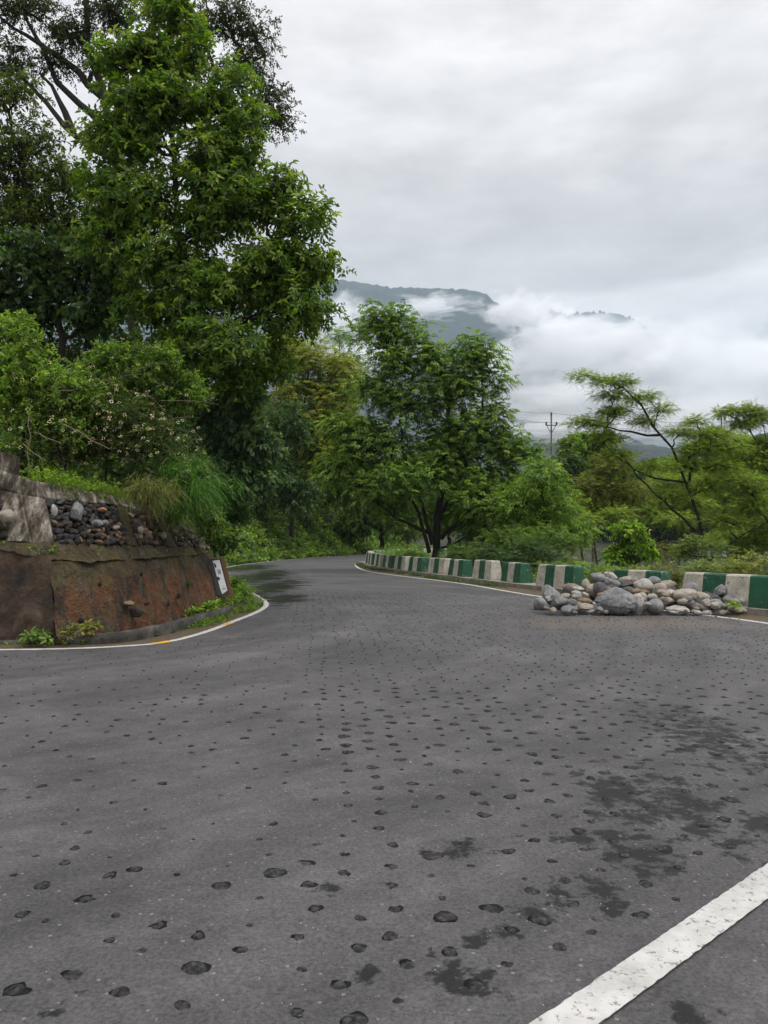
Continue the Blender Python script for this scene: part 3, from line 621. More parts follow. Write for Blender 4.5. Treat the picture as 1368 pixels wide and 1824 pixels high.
# per station: base (u, D), ledge front (u, v), shoulder (u, v), coping underside (u, v), coping top (u, v)
ST = [(-330, 11.3, -330, 950, -340, 938, -390, 850, -400, 800), (0, 10.95, -12, 972, -12, 962, -30, 868, -34, 828), (108, 10.85, 86, 997, 84, 968, 66, 888, 60, 856),
      (232, 12.3, 224, 993, 224, 970, 206, 900, 200, 884), (338, 14.1, 322, 987, 318, 974, 292, 920, 286, 906), (414, 16.4, 380, 986, 372, 978, 350, 958, 346, 946)]
def ground_pt(u, D, dz=0): return [(u - CX) / F * D, D, float(zroad(D)) + dz]
B0 = [ground_pt(s[0], s[1], -.35) for s in ST]; B1 = [ground_pt(s[0], s[1], .02) for s in ST]
LF = [P(s[2], s[3], s[1] + .28) for s in ST]; LB = [P(s[4], s[5], s[1] + .46) for s in ST]
UB = [P(s[4], s[5], s[1] + .50) for s in ST]; CU = [P(s[6], s[7], s[1] + .78) for s in ST]; CT = [P(s[8], s[9], s[1] + .84) for s in ST]
back = lambda pts_, d, dz=0: [np.array(q_) + np.array([-.85 * d, .5 * d, dz]) for q_ in pts_]
fwd = lambda pts_, d, dz=0: back(pts_, -d, dz)
def sl_(L_, a, b_): return L_[a:b_ + 1]
loft('wall_base', [sl_(B0, 0, 2), sl_(B1, 0, 2), sl_(LF, 0, 2)], M_WALLD, wall, 40, 24, .075, 1.5)
loft('wall_base', [sl_(B0, 2, 5), sl_(B1, 2, 5), sl_(LF, 2, 5)], M_WALL, wall, 34, 24, .065, 1.7, 5)
loft('ledge', [fwd(LF, .03, -.03), LF, LB, back(LB, .2)], M_WALL, wall, 24, 5, .045, 2.2)
loft('backing', [back(LB, .08, -.05), back(CU, .10, .02), back(CU, .5)], simple('dark_mortar', [(.3, (.012, .010, .008)), (.7, (.045, .036, .026))], 8, .95, .9, .03), wall, 14, 8, .03, 3)
loft('coping', [back(fwd(CU, .04), .12), fwd(CU, .05), fwd(CT, .04), back(CT, .35, .02)], M_LICHEN, wall, 18, 5, .018, 3.2)
e5 = [B0[5], B1[5], LF[5], UB[5], CT[5]]; loft('wall_end', [e5, back(e5, .9)], M_WALL, wall, 8, 8, .03, 2.5, 2)
def interp_st(tp, L_):
    i = min(int(tp), len(L_) - 2); return np.array(L_[i]) * (1 - (tp - i)) + np.array(L_[i + 1]) * (tp - i)
def pilaster(t0, t1, proud, m, cap=False):
    rows = []
    for L_ in (UB, CU):
        f0 = fwd([interp_st(t0, L_), interp_st(t1, L_)], proud); b0_ = back([interp_st(t0, L_), interp_st(t1, L_)], .12)
        rows.append([b0_[0], f0[0], f0[1], b0_[1]])
    return loft('pilaster', rows, m, wall, 7, 16, .016, 4, t0)
pilaster(1.22, 1.64, .10, M_LICHEN); pilaster(1.68, 2.02, .14, M_LICHEN); pilaster(2.98, 3.14, .08, M_WALL); pilaster(3.72, 3.9, .08, M_WALL); pilaster(4.45, 4.6, .06, M_WALL)
cp = P(8, 826, 11.75)
cq = np.array([-.34, .2, 0]); ru_ = unit(np.array(interp_st(1.6, CT)) - np.array(interp_st(1.1, CT))) * .26
loft('pillar_cap', [[cp - ru_ + cq * 0 + [0, 0, z_] , cp + ru_ + [0, 0, z_], cp + ru_ + cq + [0, 0, z_], cp - ru_ + cq + [0, 0, z_], cp - ru_ + [0, 0, z_]] for z_ in (-.2, -.17, .14, .17)] + [[cp + cq * .5 + [0, 0, .18]] * 5], M_LICHEN, wall, 6, 4, .03, 4)
# rubble stones in the panels, each its own piece
RW = dict(RM); RW['soot'] = rock_mat('sooty_stone', (.010, .010, .011), (.045, .044, .044)); RW['brown'] = rock_mat('brown_stone', (.022, .015, .010), (.085, .06, .038)); RW['hole'] = rock_mat('painted_hole_shade', (.004, .003, .003), (.010, .008, .006)); RW['brick'] = rock_mat('brick_red', (.30, .12, .06), (.4, .18, .09))  # hole: near-black colour painted in place of the shade inside wall holes
rg = random.Random(21); cnt = 0
for (ta, tb, rows_, sz) in [(.2, 1.2, 6, .13), (2.04, 2.97, 8, .078), (3.16, 3.7, 7, .072), (3.92, 4.44, 7, .068), (4.62, 4.98, 6, .065)]:
    for r in range(rows_):
        h0 = (r + .5) / rows_; ln = np.linalg.norm(interp_st(tb, UB) - interp_st(ta, UB)) if int(ta) == int(tb) else 1.0
        t = ta
        while t < tb:
            h = h0 + rg.uniform(-.35, .35) / rows_
            w = sz * rg.choice([.6, .8, 1.0, 1.4, 2.0]); dt = w / ln * (tb - ta); tm = min(t + dt / 2, tb)
            pnt = interp_st(tm, UB) * (1 - h) + interp_st(tm, CU) * h; hh = np.linalg.norm(interp_st(tm, CU) - interp_st(tm, UB)) / rows_
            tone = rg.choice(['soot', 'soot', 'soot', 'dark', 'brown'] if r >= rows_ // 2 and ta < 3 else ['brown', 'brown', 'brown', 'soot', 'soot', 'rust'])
            if ta > 3: tone = rg.choice(['brown', 'brown', 'brown', 'soot', 'rust'])
            o = link('stone', rock_mesh('stone', 700 + cnt, angular=.85, sub=2, rough=.16), RW[tone]); o.parent = wall
            o.location = Vector(pnt) - wall.location + Vector((.85, -.5, 0)) * rg.uniform(-.02, .06)
            o.scale = (w * .58, hh * .75, hh * rg.uniform(.4, .75)); o.rotation_euler = (0, rg.uniform(-.5, .5), R(60) + rg.uniform(-.2, .2)); cnt += 1
            t += dt
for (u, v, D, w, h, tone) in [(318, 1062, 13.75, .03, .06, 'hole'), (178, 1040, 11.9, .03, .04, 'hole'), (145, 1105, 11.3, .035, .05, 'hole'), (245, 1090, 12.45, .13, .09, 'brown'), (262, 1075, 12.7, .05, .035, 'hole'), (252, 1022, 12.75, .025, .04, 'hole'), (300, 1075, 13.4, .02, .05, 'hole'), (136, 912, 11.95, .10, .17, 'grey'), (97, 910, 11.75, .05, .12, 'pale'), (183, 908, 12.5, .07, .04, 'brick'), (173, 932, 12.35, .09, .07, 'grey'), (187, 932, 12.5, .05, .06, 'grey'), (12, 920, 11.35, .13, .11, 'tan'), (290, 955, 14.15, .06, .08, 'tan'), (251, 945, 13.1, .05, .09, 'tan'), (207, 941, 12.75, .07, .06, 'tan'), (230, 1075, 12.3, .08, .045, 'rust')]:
    o = link('stone', rock_mesh('stone', 900 + u, angular=.5, sub=3), RW[tone]); o.parent = wall; o.location = Vector(P(u, v, D)) - wall.location; o.scale = (w, .1 if not (D < 14.5 and v > 1010 and tone in ('hole', 'brown')) else .045, h)  # hole pieces are flattened black lumps, shade put in as colour, not stones

# low kerb wall of the drain between wall and road
dp = [(-30, 10.6)] + [tuple(G(u, v)) for u, v in [(-120, 1151), (60, 1150), (180, 1149), (235, 1144), (300, 1131), (345, 1117), (385, 1104), (415, 1094)]]
dp = resample(smooth(np.array(dp), 2), .25); rows = []
hs = np.interp(dp[:, 0], [-8, -4.9, -4.0, -3.4, -2.9], [.05, .08, .15, .17, .17])
for d, hk in ((0, -.2), (0, 1), (.13, 1), (.16, -.3)):
    o2 = offset(dp, d); rows.append([(x, y, float(zroad(y)) + (hh if hk == 1 else hk)) for (x, y), hh in zip(o2, hs)])
tag(loft('drain_kerb', rows, simple('damp_kerb_concrete', [(.32, (.012, .011, .009)), (.5, (.04, .037, .03)), (.66, (.10, .095, .08)), (.75, (.04, .05, .015))], 3.5, .85, .7, .03), None, 2, 4, .02, 4), kind='structure')
wb = np.array([[q_[0], q_[1]] for q_ in B1]); sel = np.array([q_ for q_ in LP if q_[1] < 17.6 and q_[0] > -30])
zipper('verge', sel, np.array([(-30, 11.5), *[tuple(q_) for q_ in wb]]), -.006, .03, M_VERGE)
# kerb stones on the corner nose
nose = np.array([q_ for q_ in resample(LEFT, .2) if 17.2 < q_[1] < 26 and q_[0] < -2.5]); rows = []
for d, hk in ((.02, -.1), (.03, .07), (.2, .07), (.24, -.4)):
    o2 = offset(nose, d); rows.append([(x, y, float(zroad(y)) + hk) for x, y in o2])
tag(loft('drain_kerb', rows, M_CONC, None, 1, 3, .012, 4), kind='structure')

# ------------------------------------------------------------------ sign on the wall end
def box(name, c, u_, v_, w_, m, parent, bevel=0):
    """c centre, u_ v_ w_ half-extent vectors"""
    c, u_, v_, w_ = (Vector(x) for x in (c, u_, v_, w_)); bm = bmesh.new(); vs_ = {}
    for i in (-1, 1):
        for j in (-1, 1):
            for k in (-1, 1): vs_[i, j, k] = bm.verts.new(c + u_ * i + v_ * j + w_ * k)
    for f in [((-1, -1, -1), (-1, 1, -1), (1, 1, -1), (1, -1, -1)), ((-1, -1, 1), (1, -1, 1), (1, 1, 1), (-1, 1, 1)), ((-1, -1, -1), (1, -1, -1), (1, -1, 1), (-1, -1, 1)), ((1, -1, -1), (1, 1, -1), (1, 1, 1), (1, -1, 1)), ((1, 1, -1), (-1, 1, -1), (-1, 1, 1), (1, 1, 1)), ((-1, 1, -1), (-1, -1, -1), (-1, -1, 1), (-1, 1, 1))]:
        bm.faces.new([vs_[k] for k in f])
    bmesh.ops.recalc_face_normals(bm, faces=bm.faces)
    if bevel: bmesh.ops.bevel(bm, geom=bm.edges, offset=bevel, segments=2, affect='EDGES')
    me = bpy.data.meshes.new(name); bm.to_mesh(me); bm.free(); return link(name, me, m, parent)
def flat(name, c0, uu, vv, pts, m, parent, w):
    V = [Vector(c0) + Vector(uu) * x + Vector(vv) * y for x, y in pts]; n = len(V); V = V + [q_ - Vector(w) for q_ in V]
    return link(name, meshq(name, V, [tuple(range(n)), tuple(range(2 * n - 1, n - 1, -1))] + [(i, i + n, (i + 1) % n + n, (i + 1) % n) for i in range(n)]), m, parent)
def plain(name, c, rough=.6):
    m, nt, b = mat(name); nt.links.new(ramp(nt, noise_n(nt, 9, 4, .6, geo_pos(nt)), [(.3, tuple(x * .85 for x in c)), (.7, c)]), b.inputs['Base Color']); b.inputs['Roughness'].default_value = rough; return m
M_SW = plain('sign_white', (.62, .63, .66), .4); M_SB = plain('sign_black', (.018, .018, .02), .45); M_SG = plain('sign_grey_print', (.16, .16, .17)); M_RUSTP = plain('rusty_post', (.12, .05, .02), .8)
DS = 15.7
tl, bl_ = P(378, 999, DS + .12), P(392, 1056, DS); uu = np.array(P(386, 999, DS + .12)) - tl; uu = Vector(uu) + Vector((.06, .04, 0)); vv = Vector(bl_ - tl)
sg = empty('marker_sign', P(395, 1065, DS)); tag(sg, 'narrow white and black marker sign fixed to the end of the wall', 'sign')
nrm = Vector(uu).cross(Vector(vv)).normalized(); nrm = nrm if nrm.y < 0 else -nrm
c0 = Vector(tl)
box('sign_board', c0 + uu * .36 + vv * .5 - nrm * .02, uu * .80, vv * .57, nrm * .012, M_SB, sg, .004)
box('post', c0 + uu * 1.4 + vv * .53 - nrm * .03, uu * .24, vv * .64, nrm * .02, M_RUSTP, sg, .005)
W = nrm * .004
flat('white_panel', c0 - nrm * .003, uu, vv, [(.05, .0), (.95, -.03), (1.0, .93), (.25, 1.04), (0.15, .9)], M_SW, sg, W)
for nm, pts_, m in [('printed_mark', [(.1, .06), (.34, .10), (.36, .2), (.14, .22)], M_SB), ('printed_mark', [(.08, .5), (.3, .5), (.45, .55), (.36, .6), (.28, .62), (.12, .6)], M_SB),
                    ('printed_mark', [(.6, .79), (.7, .77), (.74, .80), (.64, .81)], M_SG)] + [('printed_line', [(.35, .28 + .03 * i), (.78, .27 + .03 * i), (.78, .287 + .03 * i), (.35, .297 + .03 * i)], M_SG) for i in range(5)] + [('printed_line', [(.4, .86 + .028 * i), (.85, .85 + .028 * i), (.85, .863 + .028 * i), (.4, .873 + .028 * i)], M_SG) for i in range(2)]:
    flat(nm, c0 + nrm * .002, uu, vv, pts_, m, sg, nrm * .003)

# ------------------------------------------------------------------ foliage machinery
def leaves_mesh(name, pos, d, nrm_, Ls, Ws, col, simple_leaf=False, curl=.18):
    d = unit(d); s = unit(np.cross(d, nrm_)); n = unit(np.cross(s, d)); Ls = Ls[:, None]; Ws = Ws[:, None]
    up = n * Ws * .28
    if simple_leaf:
        V = np.stack([pos, pos + d * Ls * .45 + s * Ws * .5 + up, pos + d * Ls - n * Ls * curl, pos + d * Ls * .45 - s * Ws * .5 + up], 1)
        k = 4; n_ = len(pos); F_ = (np.arange(n_)[:, None] * 4)[:, :, None] + np.array([[[0, 1, 2, 3]]]); F_ = F_.reshape(-1, 4)
    else:
        V = np.stack([pos, pos + d * Ls * .30 + s * Ws * .46 + up, pos + d * Ls * .68 + s * Ws * .42 + up * .8 - n * Ls * curl * .4, pos + d * Ls - n * Ls * curl,
                      pos + d * Ls * .68 - s * Ws * .42 + up * .8 - n * Ls * curl * .4, pos + d * Ls * .30 - s * Ws * .46 + up], 1)
        k = 6; n_ = len(pos); F_ = (np.arange(n_)[:, None] * 6)[:, :, None] + np.array([[[0, 1, 2, 3], [0, 3, 4, 5]]]); F_ = F_.reshape(-1, 4)
    return mesh_np(name, V.reshape(-1, 3), F_, 4, np.repeat(col, k, axis=0))
UP = np.array([0, 0, 1.])
class Fol:
    def __init__(s, seed): s.r = np.random.default_rng(seed); s.P = []; s.D = []; s.N = []; s.L = []; s.W = []; s.C = []
    def add(s, p, d, n, L_, W_, c): s.P.append(p); s.D.append(d); s.N.append(n); s.L.append(L_); s.W.append(W_); s.C.append(c)
    def colors(s, m, k, pal, var=.22):
        pal = np.array(pal, float); t = s.r.random(m) ** 1.1 * (len(pal) - 1); i = np.minimum(t.astype(int), len(pal) - 2); f = (t - i)[:, None]
        c = pal[i] * (1 - f) + pal[i + 1] * f; c = c[:, None, :] * (1 + s.r.normal(0, var, (m, k, 1))); return np.clip(c, .004, .9).reshape(-1, 3)
    def whorl(s, p, o, size, pal, k=8, wr=.36, el=(-.25, .75)):
        m = len(p); r = s.r; a = unit(o * .7 + UP * .5 + r.normal(0, .25, p.shape)); h = unit(np.cross(a, r.normal(0, 1, p.shape))); g_ = np.cross(a, h)
        th = (np.arange(k) / k * 2 * np.pi)[None, :] + r.uniform(0, 6.3, (m, 1)) + r.normal(0, .25, (m, k)); e = r.uniform(el[0], el[1], (m, k))
        rad = h[:, None] * np.cos(th)[..., None] + g_[:, None] * np.sin(th)[..., None]
        d = rad * np.cos(e)[..., None] + a[:, None] * np.sin(e)[..., None]; n = a[:, None] * np.cos(e)[..., None] - rad * np.sin(e)[..., None]
        L_ = size * r.uniform(.65, 1.2, (m, k)); pos = p[:, None] + d * .02 - UP * L_[..., None] * .05
        s.add(pos.reshape(-1, 3), d.reshape(-1, 3), n.reshape(-1, 3), L_.ravel(), L_.ravel() * wr, s.colors(m, k, pal))
    def sprig(s, p, o, size, stem, pal, k=8, wr=.5, droop=.2):
        m = len(p); r = s.r; a = unit(o + r.normal(0, .5, p.shape) - UP * droop); t = (np.arange(k) / k)[None, :, None]
        az = r.normal(0, 1, (m, k, 3)); d = unit(np.cross(a[:, None], az) + a[:, None] * .55 - UP * droop); pos = p[:, None] + a[:, None] * t * stem - UP * (t ** 2) * stem * droop
        L_ = size * r.uniform(.6, 1.2, (m, k)); n = unit(UP + r.normal(0, .45, (m, k, 3)))
        s.add(pos.reshape(-1, 3), d.reshape(-1, 3), n.reshape(-1, 3), L_.ravel(), L_.ravel() * wr, s.colors(m, k, pal))
    def pinnate(s, p, o, size, stem, pal, pairs=6, wr=.3, droop=.55, flatness=0.0):
        m = len(p); r = s.r; a = unit(o * np.array([1, 1, .4]) + r.normal(0, .35, p.shape)); sd = unit(np.cross(a, UP + r.normal(0, .2, p.shape))); k = pairs * 2
        t = np.repeat((np.arange(pairs) + 1) / pairs, 2)[None, :, None]; sg_ = np.tile([1., -1.], pairs)[None, :, None]; st_ = stem * r.uniform(.7, 1.2, (m, 1, 1))
        pos = p[:, None] + a[:, None] * t * st_ - UP * (t ** 2) * st_ * droop
        d = unit(sd[:, None] * sg_ + a[:, None] * .55 - UP * droop * (.9 - flatness) + r.normal(0, .12, (m, k, 3))); L_ = size * r.uniform(.8, 1.15, (m, k)) * (1 - .35 * t[..., 0])
        n = unit(UP[None, None] * .9 + a[:, None] * droop * t + r.normal(0, .2, (m, k, 3)))
        s.add(pos.reshape(-1, 3), d.reshape(-1, 3), n.reshape(-1, 3), L_.ravel(), L_.ravel() * wr, s.colors(m, k, pal, .14))
    def blades(s, p, o, size, pal, k=12, w=.012, spread=.5, droop=.4):
        m = len(p); r = s.r; d0 = unit(o[:, None] + r.normal(0, spread, (m, k, 3))); L_ = size * r.uniform(.5, 1.2, (m, k)); pos = p[:, None] + r.normal(0, .05 * size, (m, k, 3)); c = s.colors(m, k, pal)
        n = unit(UP + r.normal(0, .5, (m, k, 3)))
        cur = pos; seg = 3
        for j in range(seg):
            d1 = unit(d0 - UP * droop * (j / seg) * 2.2); l = L_ / seg
            s.add(cur.reshape(-1, 3), d1.reshape(-1, 3), n.reshape(-1, 3), (l * 1.25).ravel(), np.full(m * k, w * (1 - .25 * j)), c); cur = cur + d1 * l[..., None]
    def build(s, name, mat_=None, parent=None, simple_leaf=False, curl=.18):
        me = leaves_mesh(name, np.concatenate(s.P), np.concatenate(s.D), np.concatenate(s.N), np.concatenate(s.L), np.concatenate(s.W), np.concatenate(s.C), simple_leaf, curl)
        return link(name, me, mat_ or M_LEAF, parent)

class Tubes:
    def __init__(s): s.V = []; s.F = []
    def add(s, pts_, r0, r1, sides=5, jit=0, rg=None):
        pts_ = np.array(pts_, float); n = len(pts_); b0 = len(s.V)
        t = np.gradient(pts_, axis=0); t = unit(t); ref = np.array([.3, .2, 1.]) if abs(t[0][2]) < .9 else np.array([1., 0, .1])
        for i in range(n):
            a = unit(np.cross(t[i], ref)); c = np.cross(t[i], a); r_ = r0 + (r1 - r0) * i / (n - 1); r_ *= 1 + (rg.uniform(-jit, jit) if rg else 0)
            for k in range(sides): th_ = 2 * math.pi * k / sides; s.V.append(pts_[i] + a * math.cos(th_) * r_ + c * math.sin(th_) * r_)
        for i in range(n - 1):
            for k in range(sides): s.F.append((b0 + i * sides + k, b0 + i * sides + (k + 1) % sides, b0 + (i + 1) * sides + (k + 1) % sides, b0 + (i + 1) * sides + k))
    def build(s, name, m, parent): return link(name, mesh_np(name, np.array(s.V), np.array(s.F), 4), m, parent, smooth=True)
def wiggle(a, b_, n, amp, rg, sag=0):
    a = np.array(a, float); b_ = np.array(b_, float); L_ = np.linalg.norm(b_ - a); t = np.linspace(0, 1, n)[:, None]; p_ = a * (1 - t) + b_ * t
    for i in range(1, n - 1): p_[i] += rg.normal(0, amp * L_, 3) + np.array([0, 0, sag * L_ * math.sin(math.pi * i / (n - 1))])
    return p_

NS, NC = 1.7, 1.7
def tree(name, label, cat, group, D, lobes, trunk, leafspec, seed, sub=.55, subdens=1.0, clus=14, r0=.16, bark=None, flat_=.75, shell=(.45, 1.0), twigs=True, depth=1.0, simple_leaf=False, base=True, stems=None, up=.4):
    """lobes: (u, v, ru, rv[, dD]) in photo pixels at distance D. trunk: pixel polyline (u, v) from foot to top."""
    r = np.random.default_rng(seed); tr = np.array([P(u, v, D + (w[0] if w else 0)) for u, v, *w in trunk])
    foot = tr[0].copy(); foot[2] = T(foot[0], foot[1]) - .1
    if base and foot[2] < tr[0][2]: tr = np.vstack([foot, tr])
    root = empty(name, tuple(tr[0])); tag(root, label, cat, group)
    tb = Tubes(); trs = resample3(tr, max(.3, np.linalg.norm(tr[-1] - tr[0]) / 14)); trs[1:-1] += r.normal(0, r0 * .25, trs[1:-1].shape); tb.add(trs, r0, r0 * .35, 8)
    for st_ in (stems or []):
        q_ = np.array([P(u, v, D + (w[0] if w else 0)) for u, v, *w in st_]); q_ = resample3(q_, .5); q_[1:-1] += r.normal(0, .04, q_[1:-1].shape); tb.add(q_, r0 * .55, r0 * .15, 6)
        trs = np.vstack([trs, q_])
    CP = []; CO = []
    for lb in lobes:
        u, v, ru, rv = lb[:4]; dd = lb[4] if len(lb) > 4 else 0; Dl = D + dd; c = P(u, v, Dl); rad = np.array([ru / F * Dl, (ru + rv) / 2 / F * Dl * depth, rv / F * Dl])
        dist = np.linalg.norm(trs - c, axis=1) + np.maximum(0, trs[:, 2] - c[2] + rad[2] * .5) * 1.5; st0 = trs[int(np.argmin(dist))]
        limb = wiggle(st0, c, 6, .05, r, .05); tb.add(limb, r0 * .36, r0 * .12, 5)
        nsub = max(4, int(NS * subdens * (rad[0] * rad[2] + rad[1] * rad[2] + rad[0] * rad[1]) / 3 / (sub * sub) * 3.0))
        dirs = unit(r.normal(0, 1, (nsub, 3))); fr = r.uniform(shell[0], shell[1], nsub)[:, None] * .9
        inset = np.maximum(rad - sub * .55, rad * .5); sc_ = c + dirs * fr * inset
        for j in range(nsub):
            if twigs:
                tw = wiggle(limb[r.integers(3, 6)], sc_[j], 3 if D > 30 else 4, .07, r, .04); tb.add(tw, r0 * .10 + .006, .006, 3)
            m = max(4, int(NC * clus * r.uniform(.6, 1.3))); dd_ = unit(r.normal(0, 1, (m, 3)) + UP * up); q_ = sc_[j] + dd_ * np.array([1, 1, flat_]) * sub * (r.random((m, 1)) ** .5) * r.uniform(.75, 1.25)
            CP.append(q_); CO.append(unit(dd_ * .7 + dirs[j] * .6 + UP * .15))
            if twigs:
                for i in range(0, m, 5): tb.add(wiggle(sc_[j], q_[i], 3, .05, r), .007, .003, 3)
    CP = np.concatenate(CP); CO = np.concatenate(CO); fo = Fol(seed + 1); leafspec(fo, CP, CO)
    tb.build('trunk', bark or M_BARK, root); fo.build('crown', M_LEAF, root, simple_leaf); return root
def resample3(p_, step):
    p_ = np.asarray(p_, float); d = np.sqrt((np.diff(p_, axis=0) ** 2).sum(1)); s = np.concatenate([[0], np.cumsum(d)]); n = max(3, int(s[-1] / step) + 1); t = np.linspace(0, s[-1], n)
    return np.stack([np.interp(t, s, p_[:, i]) for i in range(3)], 1)

# leaf colours (reflectance)
BRIGHT = [(.030, .062, .010), (.058, .110, .014), (.095, .160, .020), (.15, .22, .030)]
MIDG = [(.026, .048, .012), (.048, .085, .016), (.078, .125, .022), (.115, .165, .034)]
DARKG = [(.015, .028, .010), (.024, .046, .015), (.038, .065, .022), (.06, .10, .04)]
OLIVE = [(.030, .038, .010), (.060, .070, .016), (.105, .110, .026), (.16, .16, .045)]
FERN = [(.034, .052, .011), (.062, .092, .016), (.098, .135, .024), (.145, .185, .036)]
YELG = [(.050, .070, .012), (.092, .112, .018), (.140, .150, .026), (.20, .175, .036)]
GREYG = [(.022, .044, .020), (.042, .074, .034), (.070, .110, .055), (.10, .145, .075)]

BRIGHT, MIDG, DARKG, OLIVE, FERN, YELG, GREYG = [[tuple(min(.4, x * 2.1) for x in c_) for c_ in p_] for p_ in (BRIGHT, MIDG, DARKG, OLIVE, FERN, YELG, GREYG)]
BR2 = [tuple(x * .70 for x in c_) for c_ in BRIGHT]; OL2 = [tuple(x * f_ for x, f_ in zip(c_, (.42, .55, .5))) for c_ in OLIVE]
def whorled(pal, size, k=8, wr=.36):
    def fn(f, p_, o_):
        m = f.r.random(len(p_)) < .6; a = f.r.random(m.sum()) < .4
        f.whorl(p_[m][a], o_[m][a], size * .8, pal, 6, wr, (-.5, .6)); f.whorl(p_[m][~a], o_[m][~a], size, pal, k, wr)
        f.sprig(p_[~m], o_[~m], size * .85, size * 1.7, pal, 9, wr * 1.1, .25)
    return fn
def sprigs(pal, size, stem, k=8, wr=.5, droop=.2): return lambda f, p_, o_: f.sprig(p_, o_, size, stem, pal, k, wr, droop)
def pinn(pal, size, stem, pairs=6, wr=.3, droop=.55, fl=0.): return lambda f, p_, o_: f.pinnate(p_, o_, size, stem, pal, pairs, wr, droop, fl)

# ---- trees on the left bank
tree('broadleaf_tree', 'tall bright green tree with whorled leaves towering over the wall', 'tree', None, 17.5,
     [(300, 30, 66, 66), (255, 200, 90, 80), (400, 360, 110, 90), (350, 520, 120, 90), (480, 480, 90, 80), (230, 330, 80, 80), (200, 330, 60, 60), (190, 420, 60, 60), (205, 120, 44, 56), (185, 240, 46, 56), (445, 225, 50, 50), (505, 335, 50, 46), (560, 560, 50, 46), (420, 150, 44, 40), (330, 640, 90, 60), (440, 680, 60, 44), (530, 520, 50, 60), (262, 110, 72, 62), (345, 105, 48, 60), (300, 190, 105, 60), (385, 200, 55, 50), (235, 250, 60, 50), (340, 285, 110, 62), (430, 300, 58, 62), (470, 380, 70, 60), (390, 400, 100, 60), (545, 400, 48, 62), (560, 470, 48, 50), (500, 470, 90, 62), (250, 370, 90, 70), (300, 460, 110, 70), (410, 520, 110, 66), (505, 560, 80, 58), (290, 560, 90, 62), (380, 620, 110, 62, -.6), (480, 640, 60, 50, .5), (340, 680, 60, 40, -.4)],
     [(345, 800, 1.5), (350, 700, 1), (345, 620), (335, 500), (320, 380), (300, 200), (300, 40)], whorled(BR2, .16, 8, .38), 11, sub=.60, subdens=.95, clus=15, r0=.12, depth=1.0, shell=(.35, 1.0),
     stems=[[(370, 650), (430, 520), (490, 440)], [(360, 600), (280, 480), (240, 380)]])
tree('tall_tree', 'tall dark small leaved tree showing bare limbs against the sky behind the bright one', 'tree', None, 25,
     [(20, 120, 60, 60), (40, 20, 90, 50), (130, 60, 80, 40), (200, 20, 90, 50), (100, 110, 60, 30), (400, 30, 70, 46), (455, 70, 52, 50), (430, 130, 60, 50), (480, 180, 48, 52), (500, 225, 34, 32), (440, 220, 60, 40), (340, 60, 60, 50), (170, 120, 50, 30), (400, 300, 80, 60), (300, 120, 100, 100, 2)],
     [(240, 560), (215, 300), (188, 180), (160, 90), (150, -40)], sprigs([(.018, .026, .012), (.03, .042, .018), (.05, .065, .03), (.07, .08, .04)], .10, .22, 8, .5, .3), 12, sub=.58, subdens=1.1, clus=12, r0=.24, shell=(.2, 1.0), simple_leaf=True,
     stems=[[(200, 250), (150, 190), (95, 140), (60, 60), (30, -20)], [(180, 170), (120, 110), (70, 80), (0, 30)], [(210, 290), (130, 240), (70, 170), (0, 110)], [(190, 190), (205, 100), (240, 20)], [(215, 300), (320, 200), (400, 130), (470, 100)], [(320, 240), (420, 220), (490, 220)], [(130, 235), (118, 190), (70, 130)]])
tree('olive_tree', 'dark olive leafy tree at the left edge above the vine covered one', 'tree', None, 20,
     [(0, 170, 90, 50), (60, 260, 80, 56), (150, 440, 80, 60), (10, 320, 110, 70), (120, 330, 70, 60), (170, 390, 70, 60), (60, 400, 100, 60), (-60, 240, 70, 120)],
     [(60, 620), (60, 450), (40, 300)], sprigs(OL2, .11, .22, 9, .46, .35), 13, sub=.6, subdens=1.1, clus=12, r0=.14, shell=(.3, 1), simple_leaf=True)
tree('vine_covered_tree', 'tree at the left edge smothered in dark round vine leaves', 'tree', None, 18.8,
     [(60, 450, 100, 60), (140, 480, 80, 66), (60, 530, 100, 60), (170, 560, 80, 50), (20, 600, 80, 50), (220, 500, 40, 90), (-50, 500, 80, 120)],
     [(110, 700), (110, 600), (100, 450)], sprigs(DARKG, .15, .24, 7, .8, .5), 14, sub=.5, subdens=.7, clus=10, r0=.14, shell=(.3, 1), simple_leaf=True)
tree('shadowed_tree', 'dark tree filling the gap between the vine covered tree and the flowering shrubs', 'tree', None, 21.5,
     [(140, 620, 120, 60), (260, 640, 90, 80), (60, 650, 120, 60), (330, 740, 120, 90), (200, 500, 110, 110), (60, 400, 130, 110)], [(180, 760), (180, 640)], sprigs(DARKG, .13, .22, 8, .55, .4), 15, sub=.6, subdens=.6, clus=12, r0=.15, simple_leaf=True)

